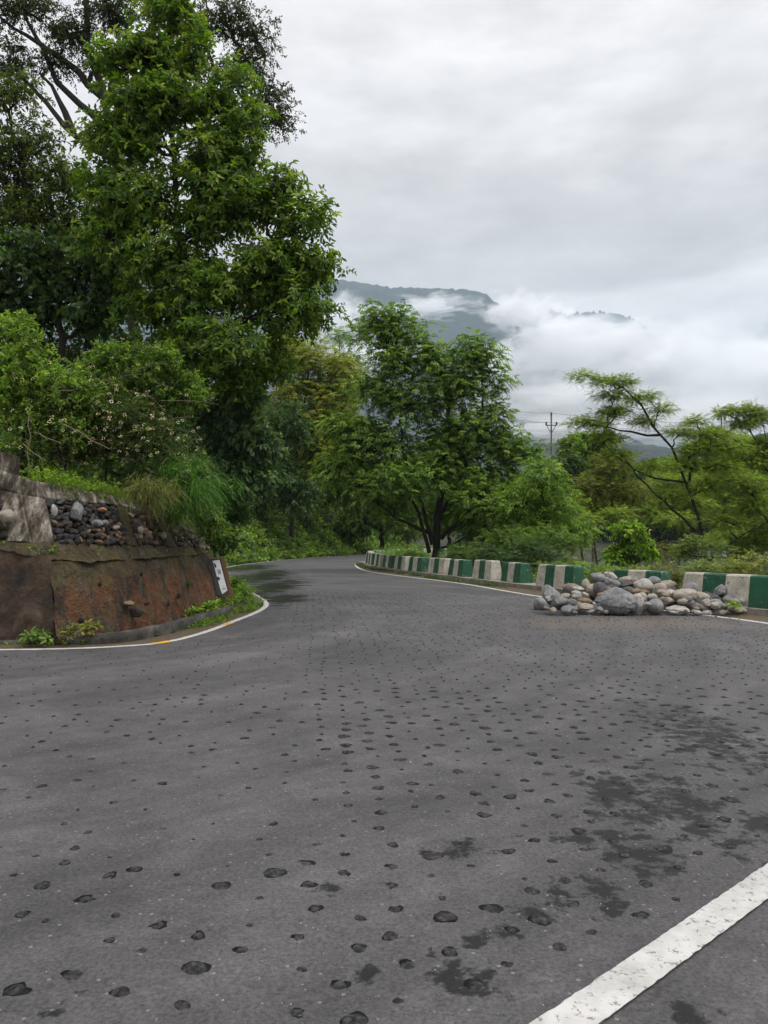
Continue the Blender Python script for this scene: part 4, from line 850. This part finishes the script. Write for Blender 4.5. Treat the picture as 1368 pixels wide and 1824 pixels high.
# ---- shrubs over the wall
M_PETAL, nt, b = mat('petal'); a_ = nt.nodes.new('ShaderNodeAttribute'); a_.attribute_name = 'Col'; nt.links.new(a_.outputs['Color'], b.inputs['Base Color']); b.inputs['Roughness'].default_value = .6
def shrub(label, D, lobes, spec, seed, flowers=0, name='flowering_shrub', group='shrubs on the bank above the wall', cat='shrub', **kw):
    cx = float(np.mean([l[0] for l in lobes])); vb = max(l[1] + l[3] for l in lobes)
    a = dict(sub=.32, subdens=.8, clus=14, r0=.035, shell=(.35, 1)); a.update(kw)
    root = tree(name, label, cat, group, D, lobes, [(cx, vb), (cx + 6, vb - (vb - lobes[0][1]) * .5)], spec, seed, **a)
    if flowers:
        r = np.random.default_rng(seed + 50); f = Fol(seed + 51); pp = []
        for _ in range(flowers):
            u, v, ru, rv = lobes[r.integers(len(lobes))][:4]; c = P(u, v, D); rad = np.array([ru, (ru + rv) / 2, rv]) / F * D; d = unit(r.normal(0, 1, 3) + np.array([.2, -1.2, .4])); pp.append(c + d * rad * r.uniform(.9, 1.04))
        pp = np.array(pp); col = [(.62, .60, .50), (.62, .52, .22), (.62, .42, .34)]; f.whorl(pp, unit(np.tile([.2, -1., .6], (len(pp), 1))), .019, col, 7, .8, (-.1, .5)); f.whorl(pp + .008, unit(np.tile([.2, -1., .6], (len(pp), 1))), .010, [(.55, .3, .04), (.6, .45, .2)], 5, .8, (.2, 1))
        fo = f.build('flowers', M_PETAL, root, True)
    return root
shrub('bright green leafy shrub with a tall upright shoot at the left edge', 13.4, [(40, 640, 60, 50), (10, 700, 80, 50), (90, 690, 70, 44), (30, 590, 14, 34)], sprigs(MIDG[1:] + [(.2, .32, .05)], .075, .16, 9, .5, .1), 31, 24)
shrub('green shrub rising in the middle of the bank in front of the dark gap', 15.2, [(210, 640, 60, 42), (270, 650, 60, 44), (160, 680, 60, 40), (240, 700, 90, 40), (320, 700, 50, 50)], sprigs(MIDG, .085, .18, 9, .48, .15), 32, 26, simple_leaf=True)
shrub('cream flowered shrub in the centre of the bank above the concrete coping', 13.9, [(150, 740, 80, 50), (220, 740, 80, 54), (190, 800, 90, 44), (270, 790, 70, 50), (110, 800, 60, 40)], sprigs([(.03, .05, .014), (.05, .08, .02), (.08, .12, .03), (.13, .16, .05)], .06, .14, 9, .52, .15), 33, 120, simple_leaf=True)
shrub('straggling shrub with bare twigs hanging over the left part of the coping', 13.2, [(40, 760, 70, 40), (110, 770, 60, 36), (40, 810, 80, 24)], sprigs(MIDG, .06, .15, 6, .5, .2), 34, 26, subdens=.6)
shrub('flowered shrub at the right end of the bank above the grass tussock', 15.0, [(310, 780, 50, 50), (330, 840, 40, 36), (280, 840, 60, 30), (230, 850, 50, 24)], sprigs(DARKG[1:] + [(.1, .15, .04)], .06, .14, 9, .52, .15), 35, 60)
shrub('grey green broad leaved shrub hanging by the dark end of the wall', 18.2, [(420, 740, 60, 40), (450, 790, 66, 40), (400, 830, 60, 50), (440, 700, 60, 40), (380, 760, 40, 60), (460, 850, 50, 30)], sprigs(GREYG, .15, .2, 7, .5, .35), 36, 0, name='broadleaf_shrub', sub=.4, base=False)
shrub('dark shrub in shade right of the wall end', 19, [(400, 900, 50, 50), (415, 860, 44, 50), (388, 960, 26, 30), (380, 900, 40, 50)], sprigs(DARKG, .12, .2, 8, .5, .3), 37, 0, name='shaded_shrub', sub=.4, base=False)
shrub('dark tangled shrub drooping over the wall top between the flowered shrub and the tussock', 14.1, [(250, 852, 50, 24), (300, 850, 44, 26), (350, 850, 36, 34), (200, 842, 50, 20)], sprigs(DARKG[1:] + [(.12, .2, .04)], .06, .15, 8, .5, .4), 38, 16, simple_leaf=True, base=False)
shrub('leafy creeper hanging across the far end of the rubble panels', 15.6, [(372, 915, 24, 26), (392, 945, 22, 24), (350, 905, 24, 18)], sprigs(MIDG, .07, .16, 8, .5, .5), 39, 0, name='creeper', base=False, sub=.25)
shrub('mixed green shrub knitting the bright left shrub to the flowered one', 13.6, [(110, 720, 60, 40), (150, 700, 50, 36), (90, 760, 60, 36)], sprigs(MIDG, .07, .15, 9, .5, .15), 40, 20, simple_leaf=True)
# bare twigs among the shrubs
rgn = np.random.default_rng(4); tw = Tubes()
for _ in range(60):
    u = rgn.uniform(60, 300); v = rgn.uniform(660, 830); a0 = P(u, v, 12.75 + u / 300 * 1.5); tw.add(wiggle(a0, a0 + rgn.normal(0, 1, 3) * np.array([.45, .1, .22]), 5, .05, rgn), .006, .003, 4)
for (u0, v0, u1, v1) in [(52, 740, 50, 850), (110, 755, 195, 800), (95, 698, 150, 690), (60, 770, 110, 790), (40, 790, 80, 820)]: tw.add(wiggle(P(u0, v0, 12.5), P(u1, v1, 12.4), 6, .02, rgn), .010, .006, 4)
ot = tw.build('dead_twigs', simple('dry_twig', [(.3, (.10, .07, .045)), (.7, (.2, .15, .1))], 5), None); tag(ot, kind='stuff')

# ---- grass and low growth
def surf_scatter(n, xr, yr, cond, seed):
    r = np.random.default_rng(seed); x = r.uniform(*xr, n); y = r.uniform(*yr, n); m = cond(x, y); x = x[m]; y = y[m]; return np.stack([x, y, terrain(x, y)], 1)
def tuss(label, u, v, D, ru, rv, n, size, pal, seed, w=.012, lean=(.45, -.35, .5)):
    r = np.random.default_rng(seed); c = P(u, v, D); f = Fol(seed); pp = c + r.normal(0, .45, (n, 3)) * np.array([ru, (ru + rv) * .5, rv]) / F * D; f.blades(pp, unit(np.tile(lean, (n, 1)) + r.normal(0, .38, (n, 3))), size, pal, 14, w, .42, .75); f.sprig(pp[::3], unit(np.tile(lean, (len(pp[::3]), 1)) + r.normal(0, .3, (len(pp[::3]), 3))), .06, .18, MIDG, 7, .5, .3)
    o = f.build('grass_tussock', M_GRASS, None, True, .05); tag(o, label, 'grass', 'grass tussocks hanging over the wall'); return o
tuss('large bright green grass tussock arching over the end of the wall', 328, 872, 14.2, 64, 50, 150, .62, [(.04, .12, .015), (.07, .19, .02), (.11, .24, .03)], 41)
tuss('yellowish grass tuft spilling over the coping left of the large tussock', 262, 880, 12.9, 40, 24, 60, .45, [(.10, .13, .02), (.16, .18, .035), (.17, .12, .04)], 42)
tuss('narrow grass tuft dangling down the rubble panel', 300, 915, 13.9, 22, 30, 30, .34, [(.07, .12, .02), (.13, .18, .03)], 43)
# low green herb strip behind the coping at the left
r = np.random.default_rng(8); f = Fol(9); t = r.uniform(1.95, 3.2, 420); pp = np.array([interp_st(x, CT) for x in t]) + r.normal(0, .07, (420, 3)) + np.array([-.1, .22, .06]); f.sprig(pp, unit(np.tile([.1, -.4, 1.], (420, 1))), .04, .08, BRIGHT[1:], 8, .6, .1)
tag(f.build('herb_carpet', None, None, True), kind='stuff')
# weeds along the foot of the wall and beside the line
def weeds(name, line, n, spread, h, pal, seed, size=.05, zfn=None, blades_=.4):
    r = np.random.default_rng(seed); s = poly_len(line); t = r.uniform(0, s[-1], n); x = np.interp(t, s, line[:, 0]); y = np.interp(t, s, line[:, 1]); dens = np.array([fbm(a, b_, 0, .9) for a, b_ in zip(x, y)]) + r.uniform(-.3, .5, n); m = dens > 0.0; x = x[m]; y = y[m]
    x += r.normal(0, spread, len(x)); y += r.normal(0, spread, len(x)); pp = np.stack([x, y, zroad(y) + (zfn if zfn else .02)], 1); f = Fol(seed + 1); o_ = unit(np.tile([0, 0, 1.], (len(pp), 1)) + r.normal(0, .3, pp.shape))
    k = int(len(pp) * (1 - blades_)); f.sprig(pp[:k], o_[:k], size, h, pal, 8, .55, .05)
    if k < len(pp): f.blades(pp[k:], o_[k:], h * 1.3, pal, 7, .006, .35, .4)
    return tag(f.build(name, None, None, True), kind='stuff')
r = np.random.default_rng(15)
t = np.concatenate([r.uniform(1, 5, 90), r.normal(3.0, .15, 30), r.normal(4.3, .3, 60)]).clip(0.6, 4.95); t = t[np.array([fbm(x * 2.3, 7.7, 0, 1) for x in t]) + r.uniform(-.2, .3, len(t)) > .05]
pp = np.array([interp_st(x, LF) * .5 + interp_st(x, LB) * .5 for x in t]) + r.normal(0, .03, (len(t), 3)); f = Fol(16); f.sprig(pp, unit(np.tile([.3, -.6, .5], (len(pp), 1))), .04, .09, MIDG, 7, .55, .3)
t = np.concatenate([r.uniform(2.2, 5, 150), r.uniform(4, 5, 80)]); pq = np.array([interp_st(x, CT) for x in t]) + r.normal(0, .05, (len(t), 3)); f.blades(pq, unit(np.tile([.5, -.6, .25], (len(pq), 1))), .26, [(.09, .11, .02), (.12, .16, .03)], 6, .008, .4, .8); f.sprig(pq[::2], unit(np.tile([.5, -.6, .25], (len(pq[::2]), 1))), .05, .16, MIDG, 7, .55, .4)
tag(f.build('wall_top_weeds', None, None, True), kind='stuff')
W1 = np.array([G(u, v) for u, v in [(0, 1147), (100, 1146), (220, 1143), (300, 1128), (350, 1108), (400, 1085)]]); weeds('wall_foot_weeds', W1, 420, .05, .11, MIDG, 51)
W2 = np.array([G(u, v) for u, v in [(320, 1122), (370, 1112), (410, 1098), (440, 1088), (455, 1079), (452, 1070)]]); weeds('verge_weeds', W2, 1000, .09, .08, MIDG, 52, .045)
W3 = np.array([G(u, v) for u, v in [(335, 1105), (365, 1095), (395, 1080), (408, 1060)]]); weeds('wall_foot_weeds', W3, 900, .16, .28, BRIGHT, 53, .085, .1, .25)
W4 = offset(np.array([q_ for q_ in LP if 19 < q_[1] < 33]), .35); weeds('drain_weeds', W4, 1300, .22, .25, MIDG, 54, .08)
W5 = np.array([q_ for q_ in offset(pl, .42) if 23.5 < q_[1] < 48]); weeds('kerb_weeds', W5, 2600, .08, .10, DARKG, 55, .045)
W6 = np.array([(-12, 10.8), (-6, 10.8), (-5, 10.85), (-4.4, 10.95)]); weeds('verge_weeds', W6, 500, .08, .08, BRIGHT, 56, .04)
for (u, v, D, s_, pal, sd, lab) in [(62, 1135, 10.75, .17, MIDG, 61, 'leafy weed rosette at the foot of the dark wall section'), (125, 1125, 10.8, .13, OLIVE, 62, 'wilted olive weed beside the crack in the wall'), (152, 1120, 10.95, .15, OLIVE, 63, 'drooping yellowish weed growing in front of the wall hole'), (375, 1080, 14.6, .20, BRIGHT, 64, 'broad leaved plant under the marker sign'), (345, 1092, 14.0, .15, BRIGHT, 65, 'low fern clump left of the marker sign'), (332, 1040, 14.4, .10, DARKG, 66, 'small plant rooted in the face of the rusty wall'), (1306, 1078, 15.0, .13, BRIGHT, 67, 'small green weed among the rocks at the right end of the heap'), (412, 1040, 18.6, .22, MIDG, 68, 'leafy weed on the drain edge beyond the sign')]:
    r = np.random.default_rng(sd); c = P(u, v, D); f = Fol(sd); n = 9; pp = c + r.normal(0, .22 * s_ * 2, (n, 3)) * np.array([1, .6, .5]); f.whorl(pp, unit(np.tile([.1, -.5, .9], (n, 1))), s_ * .72, pal, 7, .35, (-.2, .9))
    tag(f.build('weed', None, None), lab, 'weed', 'weeds along the wall and rocks')

# undergrowth over the banks
def cond_left(x, y):
    dl, sl, _ = d_poly(x, y, LP); return (sl > 0) & (dl > np.where(y > 19, .25, 2.1)) & (dl < 16)
def cond_right(x, y):
    dr, sr, _ = d_poly(x, y, RP); dw, _, _ = d_poly(x, y, LW); return (sr < 0) & (dr > 2.0) & (dw > 4) & ((y < 90) | (dw > 12) | (x < 22))
r = np.random.default_rng(71); lpb = np.array([q_ for q_ in LP if q_[1] > 18.5 and q_[0] < 8]); sarc = poly_len(lpb); nb = 11000
tt = r.uniform(0, 1, nb) ** 1.15 * sarc[-1]; dd_ = .15 + r.uniform(0, 1, nb) ** 1.4 * 13; ob = offset(lpb, 1.0) - lpb[:, :2]
x = np.interp(tt, sarc, lpb[:, 0]) + np.interp(tt, sarc, ob[:, 0]) * dd_; y = np.interp(tt, sarc, lpb[:, 1]) + np.interp(tt, sarc, ob[:, 1]) * dd_
m_ = cond_left(x, y); x, y = x[m_], y[m_]; pp = np.stack([x, y, terrain(x, y)], 1)
q2 = surf_scatter(9000, (-16, -2), (11, 26), cond_left, 70); pp = np.vstack([pp, q2])
f = Fol(72); big = pp[:, 1] > 45; o_ = unit(np.tile([.35, -.25, .8], (len(pp), 1)) + np.random.default_rng(3).normal(0, .3, pp.shape))
a_ = pp[~big]; k = int(len(a_) * .8); ord_ = np.random.default_rng(4).permutation(len(a_)); a_ = a_[ord_]; oa = o_[~big][ord_]
f.sprig(a_[:k] + UP * .12, oa[:k], .14, .35, MIDG, 7, .5, .3); f.blades(a_[k:], oa[k:], .5, MIDG, 6, .03, .4, .5)
f.sprig(pp[big] + UP * .2, o_[big], .32, .6, MIDG, 7, .5, .3)
tag(f.build('bank_undergrowth', None, None, True), kind='stuff')
pp = surf_scatter(20000, (-4, 75), (14, 150), cond_right, 73); pp = pp[np.random.default_rng(2).random(len(pp)) < np.clip(30 / pp[:, 1], .2, 1)]
f = Fol(74); f.sprig(pp + UP * .2, np.tile(UP, (len(pp), 1)), .20, .6, FERN, 8, .4, .3); tag(f.build('slope_undergrowth', None, None, True), kind='stuff')
# bright grass patch inside the far bend
pp = surf_scatter(1100, (-.5, 5), (44, 60), lambda x, y: d_poly(x, y, RP)[1] < 0, 75); f = Fol(76); f.blades(pp + UP * .1, np.tile(UP, (len(pp), 1)), .9, [(.08, .17, .02), (.13, .24, .03)], 8, .035, .4, .5)
tag(f.build('tall_grass', M_GRASS, None, True, .05), kind='stuff')

# ---- middle: the big drooping-leaved tree behind the blocks
tree('pinnate_tree', 'large spreading tree with drooping leaflets and dark forked trunks behind the blocks', 'tree', None, 36.5,
     [(672, 572, 12, 18), (710, 572, 12, 16), (838, 618, 14, 12), (690, 590, 34, 32), (735, 606, 50, 36), (700, 640, 66, 46), (660, 690, 60, 46), (770, 650, 60, 50), (832, 640, 50, 34), (866, 640, 26, 18), (820, 690, 66, 56), (740, 720, 84, 56), (640, 770, 64, 46), (600, 760, 40, 34), (700, 790, 80, 46), (790, 790, 80, 66), (880, 740, 46, 46), (900, 800, 66, 50), (860, 860, 84, 50), (950, 820, 40, 40), (660, 840, 66, 40, 1), (930, 890, 70, 56, -1), (985, 905, 50, 50, -1), (800, 900, 80, 40, 1.5), (910, 950, 90, 36), (640, 600, 24, 26, 2), (880, 680, 28, 30), (610, 830, 60, 40), (850, 930, 70, 36, -1), (700, 900, 60, 30, 1), (760, 850, 70, 40, -1), (840, 780, 80, 60), (860, 900, 70, 44, -1.5), (690, 860, 80, 44, -1)],
     [(775, 1000), (778, 930), (790, 860), (800, 780), (800, 690), (770, 620)], pinn(BRIGHT[:1] + MIDG[1:], .20, .36, 5, .42, .45), 16, sub=.85, subdens=.95, clus=18, r0=.20, flat_=1.0, simple_leaf=True, shell=(.3, 1),
     stems=[[(765, 985), (740, 900), (705, 850), (695, 800), (640, 770)], [(770, 970), (745, 880), (715, 790), (712, 720), (700, 640)], [(785, 960), (840, 900), (900, 880), (960, 870)], [(780, 930), (830, 830), (860, 740), (860, 640)], [(780, 960), (700, 920), (640, 870)]])
tree('leafy_tree', 'bright leafy small tree right of the dark trunks beside the utility pole', 'tree', None, 33,
     [(960, 850, 46, 50), (1000, 900, 44, 46), (930, 900, 50, 40), (975, 950, 60, 40), (1030, 950, 40, 30)], [(980, 1010), (975, 930)], pinn(BRIGHT, .22, .4, 5, .3, .5), 17, sub=.6, subdens=.8, clus=15, r0=.12, simple_leaf=True)
# ---- behind, left of the middle
tree('feathery_tree', 'yellowish feathery tree between the bright tree and the drooping one', 'tree', None, 64,
     [(560, 640, 60, 46), (520, 700, 50, 60), (590, 700, 56, 50), (560, 760, 70, 50), (500, 620, 40, 50), (480, 760, 60, 60), (600, 760, 50, 50), (610, 660, 40, 40), (570, 820, 60, 50)], [(520, 950), (530, 800), (550, 660)], pinn(YELG, .30, .6, 5, .36, .4), 18, sub=1.3, subdens=1.5, clus=16, r0=.22, simple_leaf=True)
tree('slender_tree', 'slender open tree with thin layered sprays rising left of the drooping tree top', 'tree', None, 84,
     [(605, 600, 28, 14), (625, 640, 30, 20), (600, 650, 34, 20), (618, 690, 40, 30), (600, 730, 50, 40), (630, 760, 40, 40)], [(615, 940), (612, 760), (604, 600)], pinn(MIDG, .40, .8, 5, .25, .4), 19, sub=1.1, subdens=1.2, clus=10, r0=.14, simple_leaf=True)
tree('bank_tree', 'dark tree leaning over the far bend from the left bank', 'tree', 'trees on the left bank', 72,
     [(540, 800, 70, 56), (600, 820, 60, 50), (560, 880, 80, 46), (640, 880, 56, 50), (500, 860, 60, 60)], [(545, 960), (550, 860)], sprigs(MIDG, .34, .6, 8, .42, .4), 20, sub=1.3, subdens=.8, clus=16, r0=.2, simple_leaf=True)
tree('bank_tree', 'dark leafy tree directly behind the grey green shrub at the wall end', 'tree', 'trees on the left bank', 60,
     [(470, 820, 70, 60), (520, 880, 60, 56), (440, 880, 60, 70), (500, 760, 60, 60), (420, 800, 60, 60)], [(450, 960), (460, 840)], sprigs(DARKG, .30, .5, 8, .45, .4), 21, sub=1.2, subdens=.8, clus=15, r0=.14, simple_leaf=True)
tree('bank_tree', 'dark tree closing the far end of the road behind the bend', 'tree', 'trees on the left bank', 80,
     [(650, 860, 60, 60), (700, 880, 60, 60), (640, 930, 60, 36), (720, 930, 60, 40), (600, 840, 60, 60)], [(680, 965), (680, 880)], sprigs(MIDG, .42, .7, 8, .45, .4), 22, sub=1.4, subdens=.9, clus=16, r0=.3, simple_leaf=True)
tree('bank_tree', 'broad tree beyond the bend seen under the drooping boughs', 'tree', 'trees on the left bank', 96,
     [(780, 900, 80, 60), (860, 920, 70, 46), (760, 840, 80, 60), (900, 880, 60, 50)], [(800, 970), (800, 900)], sprigs(MIDG, .5, .8, 8, .45, .4), 23, sub=1.7, subdens=.9, clus=16, r0=.3, simple_leaf=True)

# ---- right side below the road
tree('feathery_acacia', 'tall leaning acacia with flat feathery sprays behind the nearest block', 'tree', None, 35,
     [(1035, 668, 30, 12), (1070, 680, 42, 16), (1110, 680, 40, 16), (1090, 705, 44, 16), (1135, 705, 46, 18), (1175, 730, 34, 18), (1150, 750, 40, 14), (1060, 755, 50, 18), (1030, 752, 30, 10), (1085, 780, 40, 20), (1240, 750, 34, 16), (1265, 775, 56, 18), (1240, 800, 60, 16), (1300, 800, 50, 18), (1330, 860, 60, 26), (1260, 870, 50, 24), (1190, 880, 40, 18), (1290, 930, 70, 24), (1160, 830, 40, 14), (1100, 735, 60, 20), (1210, 770, 40, 16), (1280, 830, 60, 24), (1220, 830, 50, 20), (1340, 900, 60, 30), (1100, 810, 44, 18)],
     [(1262, 1010), (1255, 970), (1240, 910), (1222, 855), (1200, 805), (1168, 765), (1140, 720), (1110, 690)], pinn(FERN, .085, .34, 6, .42, .25, .9), 24, sub=.52, subdens=1.35, clus=14, r0=.115, simple_leaf=True, flat_=.35, shell=(.2, 1), bark=M_BARK, up=.1,
     stems=[[(1228, 860), (1225, 820), (1240, 800), (1290, 790)], [(1175, 775), (1130, 770), (1060, 758)], [(1245, 950), (1180, 890), (1110, 820), (1075, 790)], [(1260, 1000), (1310, 960), (1368, 930)], [(1225, 860), (1150, 850), (1100, 810)]])
tree('feathery_acacia', 'acacia top spreading at the right edge against the mist', 'tree', None, 44,
     [(1290, 735, 26, 12), (1320, 730, 40, 16), (1358, 740, 40, 18), (1330, 755, 50, 16), (1270, 768, 40, 12), (1380, 790, 60, 40), (1340, 820, 70, 30)],
     [(1400, 1000), (1390, 860), (1345, 780), (1310, 745)], pinn(FERN, .11, .38, 6, .42, .25, .9), 25, sub=.62, subdens=1.5, clus=15, r0=.10, simple_leaf=True, flat_=.35, shell=(.2, 1), up=.1, stems=[[(1380, 850), (1330, 800), (1290, 770)], [(1390, 870), (1368, 790), (1350, 745)]])
rt = [(1150, 860, 58, 'feathery yellow green tree filling the middle of the slope', [(1150, 890, 60, 40), (1100, 910, 60, 36), (1210, 880, 60, 40)], FERN, 1),
      (1360, 950, 36, 'bushy low tree at the right edge above the nearest block', [(1350, 900, 40, 30), (1370, 950, 50, 36), (1320, 970, 40, 26)], FERN, 1),
      (1020, 920, 46, 'light green tree between the leafy tree and the young tree', [(1030, 920, 36, 36), (1010, 960, 40, 30), (1060, 900, 36, 30)], YELG, 1),
      (1270, 790, 64, 'rounded green crown between the two acacias', [(1250, 800, 50, 30), (1300, 790, 50, 30), (1210, 830, 40, 30), (1280, 850, 60, 30)], FERN, 1),
      (1080, 960, 40, 'low spreading tree in front of the lower road left of the young tree', [(1050, 930, 44, 24), (1100, 920, 40, 22), (1020, 950, 30, 20)], FERN, 1),
      (1230, 960, 42, 'low feathery tree hiding part of the lower road', [(1200, 925, 40, 22), (1290, 960, 44, 26), (1330, 980, 50, 26), (1360, 950, 50, 30)], FERN, 1),
      (1085, 880, 44, 'rounded feathery tree left of the leaning acacia, olive green', [(1090, 830, 50, 34), (1060, 870, 50, 34), (1120, 880, 56, 36), (1090, 920, 60, 26)], OLIVE[0:3] + [(.1, .14, .03)], 1),
      (1040, 830, 66, 'hazy green tree right of the utility pole', [(1030, 800, 40, 34), (1060, 790, 34, 30), (1075, 830, 50, 40), (1030, 860, 40, 40)], MIDG, 0),
      (1200, 900, 50, 'feathery tree behind the trunk of the leaning acacia', [(1190, 860, 50, 34), (1230, 900, 50, 36), (1170, 915, 50, 30), (1210, 930, 40, 20)], FERN, 1),
      (1310, 860, 52, 'bushy tree with yellow green top at the right edge', [(1300, 850, 60, 36), (1350, 880, 50, 40), (1280, 900, 50, 36), (1340, 930, 60, 36)], FERN, 1),
      (1340, 800, 70, 'tall hazy tree farthest right behind the others', [(1340, 810, 60, 40), (1380, 860, 60, 60), (1290, 830, 50, 40)], MIDG, 0),
      (1130, 800, 90, 'distant green tree below the mist in the gap of the acacia', [(1130, 850, 50, 30), (1180, 840, 50, 30), (1090, 850, 40, 30), (1220, 850, 50, 40), (1040, 850, 40, 30)], MIDG, 0),
      (1130, 990, 30, 'young broad leaved tree behind the rock heap', [(1122, 950, 16, 20), (1130, 975, 24, 20), (1105, 990, 22, 16), (1150, 985, 20, 16)], BRIGHT, 2),
      (1010, 860, 56, 'dark rounded trees at the foot of the utility pole', [(1012, 830, 22, 34), (1030, 870, 30, 40), (1000, 880, 30, 30)], DARKG, 0)]
for k, (u, v, D, lab, lb, pal, sty) in enumerate(rt):
    s_ = D / 40.0
    spec = pinn(pal, .13 * s_, .38 * s_, 5, .42, .3, .6) if sty == 1 else (sprigs(pal, .20 * s_, .38 * s_, 8, .42, .35) if sty == 0 else sprigs(pal, .22, .3, 7, .5, .3))
    vb = max(l[1] + l[3] for l in lb); cx = float(np.mean([l[0] for l in lb]))
    tree('valley_tree', lab, 'tree', 'trees on the slope below the road', D, lb, [(cx + 8, vb + 30), (cx, vb - 20), (cx - 4, lb[0][1])], spec, 120 + k, sub=.62 * s_, subdens=1.15, clus=16, r0=.08 * s_ + .04, simple_leaf=True, flat_=.5, bark=M_BARKL)
# trees beyond the lower road hide the horizon
r = random.Random(9); back_l = ['dense dark tree beyond the lower road, left of the gap', 'dense tree beyond the lower road under the utility pole', 'dense tree beyond the lower road behind the young tree', 'dense tree beyond the lower road left of the acacia trunk', 'dense tree beyond the lower road right of the acacia trunk', 'dense tree beyond the lower road at the right edge', 'dense tree just outside the far right of the slope', 'tall dense tree far behind the dark forked trunks', 'tall dense tree far behind the bend']
for k, (u, D) in enumerate([(960, 165), (1020, 172), (1090, 164), (1170, 168), (1250, 160), (1330, 158), (1410, 150), (900, 170), (820, 175)]):
    vt = 862 + r.uniform(-14, 16); lb = [(u + r.uniform(-8, 8), vt + 30, 46, 34), (u - 30, vt + 60, 40, 36), (u + 30, vt + 62, 40, 36), (u, vt + 90, 50, 30)]
    tree('far_tree', back_l[k], 'tree', 'trees beyond the lower road', D, lb, [(u, vt + 120), (u, vt + 40)], sprigs([(.018, .036, .013), (.03, .058, .018), (.045, .078, .024), (.065, .10, .035)], .9, 1.3, 8, .45, .3), 200 + k, sub=2.3, subdens=.9, clus=16, r0=.3, simple_leaf=True, twigs=False)
# shrubs along the slope edge behind the blocks
sb = [(905, 960, 31, 56, 34, 'large dark shrub filling the space behind the green ended block', MIDG), (975, 962, 30, 44, 30, 'broad leafy shrub between the small bright tree and the heap', MIDG), (1240, 968, 31, 40, 18, 'thicket on the slope right of the acacia trunk foot', FERN), (1180, 978, 33, 30, 12, 'low thicket left of the acacia trunk foot', OLIVE), (850, 965, 35, 44, 26, 'dark thicket just right of the forked trunks', DARKG), (870, 990, 30, 34, 24, 'dark shrub behind the white ended block', DARKG), (940, 985, 28, 44, 24, 'dark green shrub behind the green ended block', DARKG), (1000, 1012, 27, 36, 14, 'fresh green shrub above the block left of the heap', FERN), (1060, 1018, 26, 34, 11, 'light green shrub behind the left crest of the heap', BRIGHT), (1130, 1024, 24, 32, 8, 'low shrub behind the hidden block', FERN), (1200, 1022, 24, 38, 10, 'olive shrub in the gap between two blocks', OLIVE), (1270, 1014, 22.5, 42, 12, 'feathery shrub at the foot of the acacia trunk', FERN), (1345, 1003, 21.5, 40, 18, 'yellowish green shrub behind the nearest block', YELG), (820, 985, 33, 30, 18, 'shrub in shade right of the dark trunks', MIDG), (640 + 90, 985, 41, 26, 10, 'bright low shrub left of the dark trunks', BRIGHT)]
for k, (u, v, D, ru, rv, lab, pal) in enumerate(sb):
    shrub(lab, D, [(u, v, ru, rv), (u - ru * .7, v + rv * .5, ru * .7, rv * .7), (u + ru * .7, v + rv * .4, ru * .7, rv * .8), (u, v + rv * 1.3, ru * 1.2, rv)], pinn(pal, .12, .28, 6, .28, .3, .3), 300 + k, 0, name='roadside_shrub', group='shrubs behind the parapet blocks', sub=.42, simple_leaf=True)

# ------------------------------------------------------------------ utility pole and wires
DP = 92.0; M_IRON = plain('painted_iron', (.10, .075, .075), .6); M_INS = plain('insulator_brown', (.035, .022, .02), .3)
foot = P(982, 850, DP); foot[2] = T(foot[0], foot[1]); up_ = empty('utility_pole', tuple(foot)); tag(up_, 'slim iron utility pole with a cross arm and three insulators', 'utility pole')
tb = Tubes(); top = P(982, 740, DP); tb.add([foot, (foot + top) / 2, top], .13, .085, 8); tb.build('pole', M_IRON, up_)
a, c = P(972.5, 757.5, DP), P(992, 757.5, DP); tb = Tubes(); tb.add([a, (a + c) / 2, c], .07, .07, 4); tb.build('cross_arm', M_IRON, up_)
for uu_ in (974, 990):
    tb = Tubes(); e = P(982, 772, DP); s0 = P(uu_, 758, DP); tb.add([s0, (s0 + e) / 2, e], .045, .045, 4); tb.build('brace', M_IRON, up_)
tips = []
for (u, v) in [(982, 740), (973, 757), (991.5, 757)]:
    q0 = P(u, v, DP); tb = Tubes(); tb.add([q0, q0 + [0, 0, .12], q0 + [0, 0, .2], q0 + [0, 0, .36]], .12, .10, 8); o = tb.build('insulator', M_INS, up_); tips.append(q0 + [0, 0, .3])
M_WIRE = plain('wire', (.06, .06, .065))
for k, (tp, (ul, vl), (ur, vr), lab) in enumerate([(tips[0], (820, 706), (1300, 752), 'top overhead wire running from behind the drooping tree'), (tips[1], (820, 727), (1290, 768), 'lower overhead wire on the left insulator'), (tips[2], (830, 722), (1310, 765), 'lower overhead wire on the right insulator')]):
    pL = P(ul, vl, 70); pR = P(ur, vr, 105); tb = Tubes()
    seg = []
    for A_, B_ in ((pL, tp), (tp, pR)):
        for t in np.linspace(0, 1, 12)[(1 if seg else 0):]: q_ = A_ * (1 - t) + B_ * t; q_[2] -= .5 * math.sin(math.pi * t); seg.append(q_)
    tb.add(seg, .014, .014, 4); o = tb.build('overhead_wire', M_WIRE, None); tag(o, lab, 'wire', 'overhead wires')
f0 = P(1285, 900, 112); f0[2] = T(f0[0], f0[1]); u2 = empty('utility_pole', tuple(f0)); tag(u2, 'distant pole showing just its top insulators above the right trees', 'utility pole')
tb = Tubes(); top = P(1285, 748, 112); tb.add([f0, (f0 + top) / 2, top], .13, .09, 6); tb.build('pole', M_IRON, u2)
for u in (1279, 1285, 1291):
    q0 = P(u, 748, 112); tb = Tubes(); tb.add([q0, q0 + [0, 0, .2], q0 + [0, 0, .4]], .12, .1, 6); tb.build('insulator', M_INS, u2)
